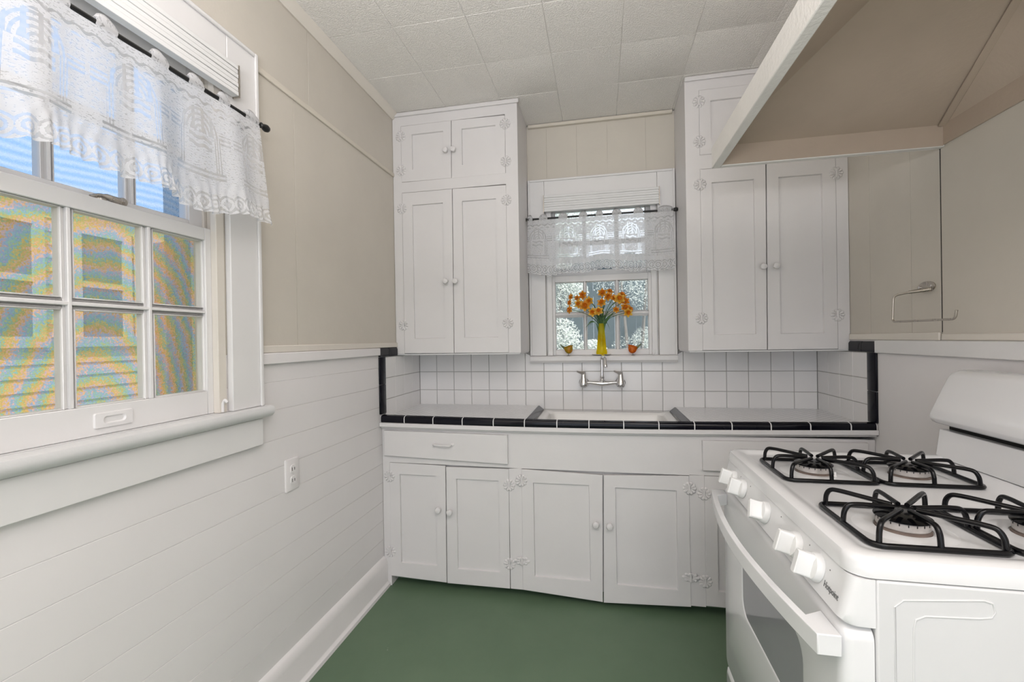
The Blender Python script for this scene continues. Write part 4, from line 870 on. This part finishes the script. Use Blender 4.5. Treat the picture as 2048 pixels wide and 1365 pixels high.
# cast grates: each lifts off, so each is a thing
def make_grate(cx, cy, label):
    t = empty('burner_grate', (cx, cy, .8625), label, 'stove grate', 'stove grates'); hw, hd, R = .1045, .1000, .0052; z0 = .8625+R+.0005; zt = .905
    bm = bmesh.new(); fr_ = [(x, y, z0) for x, y in rrect(cx-hw, cx+hw, cy-hd, cy+hd, .022, 5)]; tube(bm, fr_, R, 10, closed=True); obj('frame', bm, 'iron', t)
    starts = [(-.092, -.094), (-.092, .094), (.092, -.094), (.092, .094), (-.1045, -.004), (.1045, .004), (.004, .1), (-.004, -.1)]
    for sx_, sy_ in starts:
        L_ = math.hypot(sx_, sy_); ux, uy = sx_/L_, sy_/L_; ri = .0185
        bx_, by_ = cx+sx_, cy+sy_
        pts = [(bx_, by_, z0), (bx_-ux*.002, by_-uy*.002, zt-.014), (bx_-ux*.010, by_-uy*.010, zt-.001), (bx_-ux*.03, by_-uy*.03, zt), (cx+ux*ri, cy+uy*ri, zt-.003)]
        bm = bmesh.new(); tube(bm, fillet(pts, .012, 4), .0046, 10); obj('finger', bm, 'iron', t)
    return t
G0 = make_grate(1.6505, -1.592, 'black stove grate at the front right corner, nearest the camera')
def dup(root, loc, label):
    r = root.copy(); COL.objects.link(r); r.location = loc; r['label'] = label
    for ch in list(root.children):
        q = ch.copy(); COL.objects.link(q); inv = ch.matrix_parent_inverse.copy(); q.parent = r; q.matrix_parent_inverse = inv
    return r
dup(G0, (1.868, -1.592, .8625), 'black stove grate near the camera on the side next to the backguard')
dup(G0, (1.6505, -1.232, .8625), 'black stove grate at the far front corner, next to the sink cupboards')
dup(G0, (1.868, -1.232, .8625), 'black stove grate at the far corner beside the backguard')

# ------------------------------------------------------------------ outdoors
struct('ground', B((-14, 14, .13, 14, -.35, -.30), (-14, -.13, -12, .13, -.35, -.30)), 'grass')
XN = -4.0
n_ = empty('neighbour_house', (XN, .8, -.3), 'beige clapboard house next door, seen through the left window', 'house')
bm = bmesh.new(); z = -.3
while z < 2.7:
    hexa(bm, [(XN+.022, -6, z), (XN+.022, 8, z), (XN+.004, 8, z+.125), (XN+.004, -6, z+.125), (XN-.2, -6, z), (XN-.2, 8, z), (XN-.2, 8, z+.125), (XN-.2, -6, z+.125)]); z += .125
obj('clapboard_wall', bm, 'siding', n_)
obj('roof', (lambda q: (hexa(q, [(XN+.12, -6.4, 2.66), (XN+.12, 8.4, 2.66), (XN+.12, 8.4, 2.76), (XN+.12, -6.4, 2.76), (XN-2.6, -6.4, 2.9), (XN-2.6, 8.4, 2.9), (XN-2.6, 8.4, 3.4), (XN-2.6, -6.4, 3.4)]), q)[1])(bmesh.new()), 'outtrim', n_)
for (a, b) in ((-.30, .56), (.95, 1.34), (1.56, 1.90), (-1.8, -.9)):
    z0, z1 = 1.36, 2.36
    wf = obj('window_frame', B((XN+.02, XN+.05, a-.09, a, z0-.1, z1+.1), (XN+.02, XN+.05, b, b+.09, z0-.1, z1+.1), (XN+.02, XN+.05, a, b, z1, z1+.1), (XN+.02, XN+.07, a-.11, b+.11, z0-.13, z0-.03), (XN+.02, XN+.045, a, b, (z0+z1)/2-.03, (z0+z1)/2+.03)), 'outtrim', n_)
    obj('pane', B((XN+.021, XN+.028, a, b, z0-.03, z1)), 'outglass', wf)
pp = empty('porch_post', (-.97, -.645, -.3), 'dark slate-blue post outside the right edge of the left window', 'post')
obj('post_shaft', B((-1.06, -.96, -.70, -.50, -.3, 3.2)), 'slate', pp, bevel=.004)
obj('post_brickwork', B((-1.09, -1.0, -.745, -.702, -.3, 1.74)), 'brick', pp)
f_ = empty('garden_fence', (1, 3.6, -.3), 'grey-green board fence behind the garden shrub, outside the sink window', 'fence')
bm = bmesh.new()
x = -3.2
while x < 5.2: box(bm, x, x+.138, 3.6, 3.62, -.3, 2.35+random.uniform(-.02, .02)); x += .14
obj('boards', bm, 'fence', f_); obj('rail', B((-3.2, 5.2, 3.621, 3.66, .3, .38), (-3.2, 5.2, 3.621, 3.66, 1.8, 1.88)), 'fence', f_)
def shrub(cx, cy, blobs, n, seed, label, size=.05, name='garden_shrub', cat='shrub'):
    rnd = random.Random(seed); t = empty(name, (cx, cy, -.3), label, cat); bm = bmesh.new()
    for _ in range(n):
        bx, by, bz, br = rnd.choice(blobs); d_ = Vector((rnd.gauss(0, 1), rnd.gauss(0, 1), rnd.gauss(0, 1))).normalized()*br*(rnd.random()**.4)
        c_0 = Vector((bx, by, bz))+d_; a = Vector((rnd.gauss(0, 1), rnd.gauss(0, 1), rnd.gauss(0, 1))).normalized(); b_0 = a.orthogonal().normalized(); l = size*rnd.uniform(.5, 1.3)
        q = [c_0-a*l, c_0+b_0*l*.3, c_0+a*l, c_0-b_0*l*.3]; bm.faces.new([bm.verts.new(p_) for p_ in q])
    obj('foliage', bm, 'leafout', t, recalc=False)
    bm = bmesh.new()
    for (bx, by, bz, br) in blobs: tube(bm, [(cx, cy, -.3), ((cx+bx)/2, (cy+by)/2, bz*.5), (bx, by, bz)], [.03, .02, .006], 6)
    obj('trunk', bm, 'bark', t); return t
shrub(.55, 2.3, [(.40, 2.3, 1.5, .30), (.58, 2.2, 1.17, .33), (.75, 2.4, 1.72, .22), (.52, 2.3, 2.05, .3), (.72, 2.3, 2.5, .42), (1.0, 2.2, 1.06, .16), (.35, 2.3, 2.5, .45)], 30000, 5, 'tall sunlit pale shrub filling the left panes of the sink window', .021)
shrub(1.5, 3.15, [(1.45, 3.15, 1.0, .27), (1.62, 3.2, 1.22, .15), (1.35, 3.15, 1.95, .36), (1.7, 3.15, 2.55, .40), (1.3, 3.15, 2.6, .38), (1.65, 3.1, 1.8, .25)], 7500, 8, 'thin pale shrub behind the right panes of the sink window', .013)
